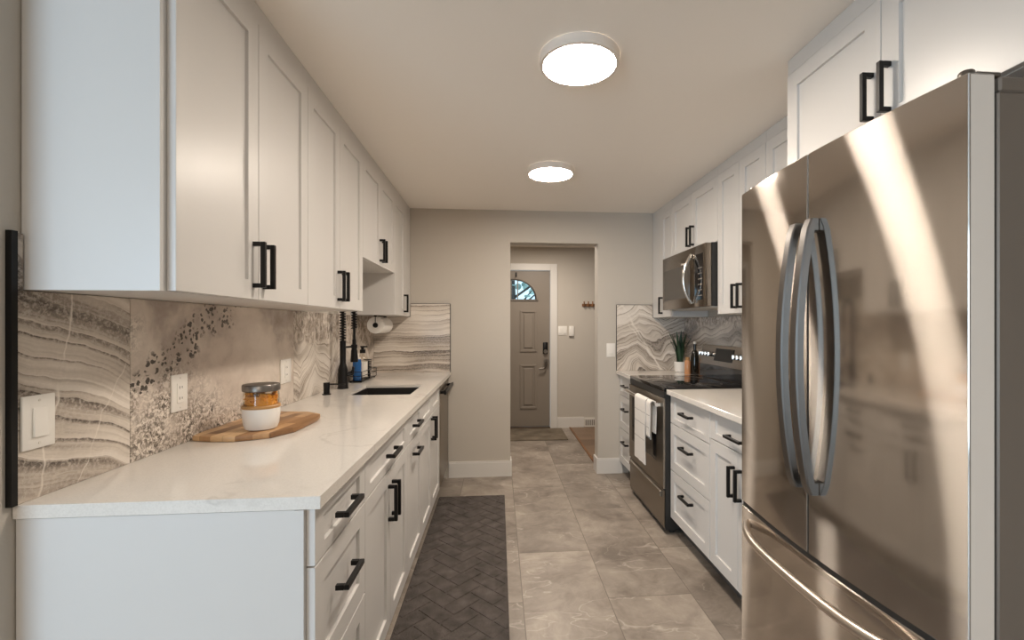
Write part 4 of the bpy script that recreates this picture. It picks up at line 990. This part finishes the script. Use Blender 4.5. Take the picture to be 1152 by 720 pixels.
w = MB(); w.lathe([(0, 0.1855), (0.020, 0.1855), (0.020, 0.21), (0.011, 0.213), (0.011, 0.226), (0.016, 0.228), (0.016, 0.238), (0, 0.238)], (bxk, byk, ZK), 24); w.box(bxk, bxk + 0.035, byk - 0.005, byk + 0.005, ZK + 0.228, ZK + 0.237, 0.002); obj('pump', w, M_black, b2)
bxk, byk = -1.002, 3.61
b3 = thing('scrub_brush', (bxk, byk, ZK), 'dark bristled scrub brush standing upright at the far end of the caddy', 'brush')
w = MB(); w.lathe([(0, 0), (0.022, 0), (0.022, 0.03), (0.012, 0.04), (0.012, 0.12), (0, 0.12)], (bxk, byk, ZK), 20); obj('handle', w, M_black, b3)
w = MB()
for k in range(7): w.lathe([(0.012, 0.045 + k * 0.013), (0.030, 0.047 + k * 0.013), (0.030, 0.052 + k * 0.013), (0.012, 0.054 + k * 0.013)], (bxk, byk, ZK), 18)
obj('bristles', w, M_blackplastic, b3)

# paper towel
tx, tz = -0.915, 1.3175
pt = thing('paper_towel_holder', (tx, 3.65, 1.392), 'black paper towel holder fixed under the far left wall cabinet', 'holder')
w = MB()
for y in (3.500, 3.795):
    w.box(tx - 0.0022, tx + 0.0022, y - 0.0015, y + 0.0015, tz, 1.3875); w.box(tx - 0.012, tx + 0.012, y - 0.004, y + 0.004, 1.381, 1.3875)
    w.lathe([(0, y - 0.002), (0.0185, y - 0.002), (0.0185, y + 0.002), (0, y + 0.002)], (tx, 0, tz), 24, 'y')
w.box(tx - 0.010, tx + 0.010, 3.50, 3.795, 1.3875, 1.3915); w.tube([(tx, 3.50, tz), (tx, 3.795, tz)], 0.006, 10); obj('bracket', w, M_black, pt)
w = MB(); w.lathe([(0.019, 3.505), (0.062, 3.505), (0.0628, 3.507), (0.0628, 3.788), (0.062, 3.79), (0.019, 3.79), (0.019, 3.505)], (tx, 0, tz), 40, 'y')
pr = thing('paper_towel_roll', (tx, 3.65, tz), 'white paper towel roll hanging under the far left wall cabinet', 'paper towel')
obj('paper', w, M_paper, pr)
w = MB(); w.lathe([(0.0165, 3.506), (0.0188, 3.506), (0.0188, 3.789), (0.0165, 3.789), (0.0165, 3.506)], (tx, 0, tz), 28, 'y'); obj('core', w, M_core, pr)

# ------------------------------------------------------------------ things on the far right worktop
plx, ply = 1.575, 3.868
pp = thing('potted_plant', (plx, ply, ZW), 'dark green snake plant in a small white pot in the right corner', 'plant')
w = MB(); w.lathe([(0, 0), (0.043, 0), (0.047, 0.004), (0.052, 0.085), (0.050, 0.088), (0.047, 0.085), (0.046, 0.074), (0, 0.074)], (plx, ply, ZW), 32); obj('pot', w, M_ceramic, pp)
w = MB(); w.lathe([(0, 0.078), (0.0455, 0.076), (0.0455, 0.0745), (0, 0.0745)], (plx, ply, ZW), 24); obj('soil', w, M_soil, pp)
for k, (a, ln, lean) in enumerate([(0.3, 0.26, 0.05), (1.2, 0.24, 0.04), (2.2, 0.25, 0.06), (3.1, 0.27, 0.075), (4.0, 0.23, 0.05), (5.0, 0.26, 0.06), (5.7, 0.22, 0.07), (0.9, 0.29, 0.015), (3.6, 0.28, 0.02), (2.7, 0.2, 0.06)]):
    w = MB(); rows = []
    bx_, by_ = plx + 0.022 * math.cos(a), ply + 0.022 * math.sin(a); tw = a + 1.2
    for i in range(9):
        t = i / 8; wd_ = 0.016 * (0.75 + 0.6 * t) * (1 - t ** 3) + 0.0004
        c = Vector((bx_ + lean * t * t * math.cos(a), by_ + lean * t * t * math.sin(a), ZW + 0.07 + ln * t))
        d = Vector((math.cos(tw + t * 0.5), math.sin(tw + t * 0.5), 0)); nrm = Vector((-d.y, d.x, 0))
        rows.append([tuple(c - d * wd_ + nrm * 0.002), tuple(c + nrm * -0.003), tuple(c + d * wd_ + nrm * 0.002), tuple(c + nrm * 0.001), tuple(c - d * wd_ + nrm * 0.002)])
    w.grid(rows); bmesh.ops.remove_doubles(w.bm, verts=w.bm.verts, dist=1e-5); obj('leaf', w, M_leaf, pp, smooth=60)
def bottle(x, y, prof, mat, capprof, capmat, label):
    r = thing('oil_bottle', (x, y, ZW), label, 'bottle')
    w = MB(); w.lathe(prof, (x, y, ZW), 24); obj('bottle', w, mat, r)
    w = MB(); w.lathe(capprof, (x, y, ZW), 20); obj('cap', w, capmat, r)
bottle(1.555, 3.66, [(0, 0), (0.024, 0), (0.025, 0.004), (0.025, 0.10), (0.018, 0.115), (0, 0.115)], M_amber, [(0, 0.1152), (0.016, 0.1152), (0.016, 0.14), (0, 0.14)], M_ginger, 'small amber bottle on the right corner worktop just right of the plant pot')
bottle(1.610, 3.645, [(0, 0), (0.031, 0), (0.033, 0.006), (0.033, 0.15), (0.024, 0.185), (0.0125, 0.20), (0.0125, 0.25), (0, 0.25)], M_darkbottle, [(0, 0.2502), (0.013, 0.2502), (0.012, 0.268), (0, 0.272)], M_label, 'tall dark bottle with pale stopper on the right corner worktop')
bottle(1.640, 3.585, [(0, 0), (0.018, 0), (0.019, 0.004), (0.019, 0.10), (0.013, 0.115), (0, 0.115)], M_amber, [(0, 0.1152), (0.012, 0.1152), (0.012, 0.135), (0, 0.135)], M_black, 'slim amber bottle between the tall dark bottle and the range')

# ------------------------------------------------------------------ garden tree seen through the fanlight
tr = thing('garden_tree', (0.25, 9.0, 0), 'bare-branched pale green tree outside, seen through the fanlight', 'tree')
w = MB(); w.tube([(0.25, 9.0, 0), (0.28, 9.0, 1.6), (0.24, 9.02, 3.2)], [0.10, 0.07, 0.03], 8)
for k in range(14):
    a = random.random() * 6.28; z = 1.4 + random.random() * 1.3
    w.tube([(0.27, 9.0, z), (0.27 + 0.5 * math.cos(a), 9.0 + 0.3 * math.sin(a), z + 0.35), (0.27 + 0.9 * math.cos(a), 9.0 + 0.5 * math.sin(a), z + 0.6)], [0.03, 0.018, 0.006], 6)
obj('trunk', w, M_bark, tr)
w = MB()
for k in range(150):
    c = Vector((0.25 + random.gauss(0, 0.6), 9.0 + random.gauss(0, 0.35), 2.1 + random.gauss(0, 0.5)))
    bmesh.ops.create_icosphere(w.bm, subdivisions=1, radius=0.05 + random.random() * 0.03, matrix=Matrix.Translation(c) @ Matrix.Rotation(random.random() * 3, 4, 'X') @ Matrix.Diagonal((1, 1, 0.35, 1)))
obj('foliage', w, M_bush, tr)
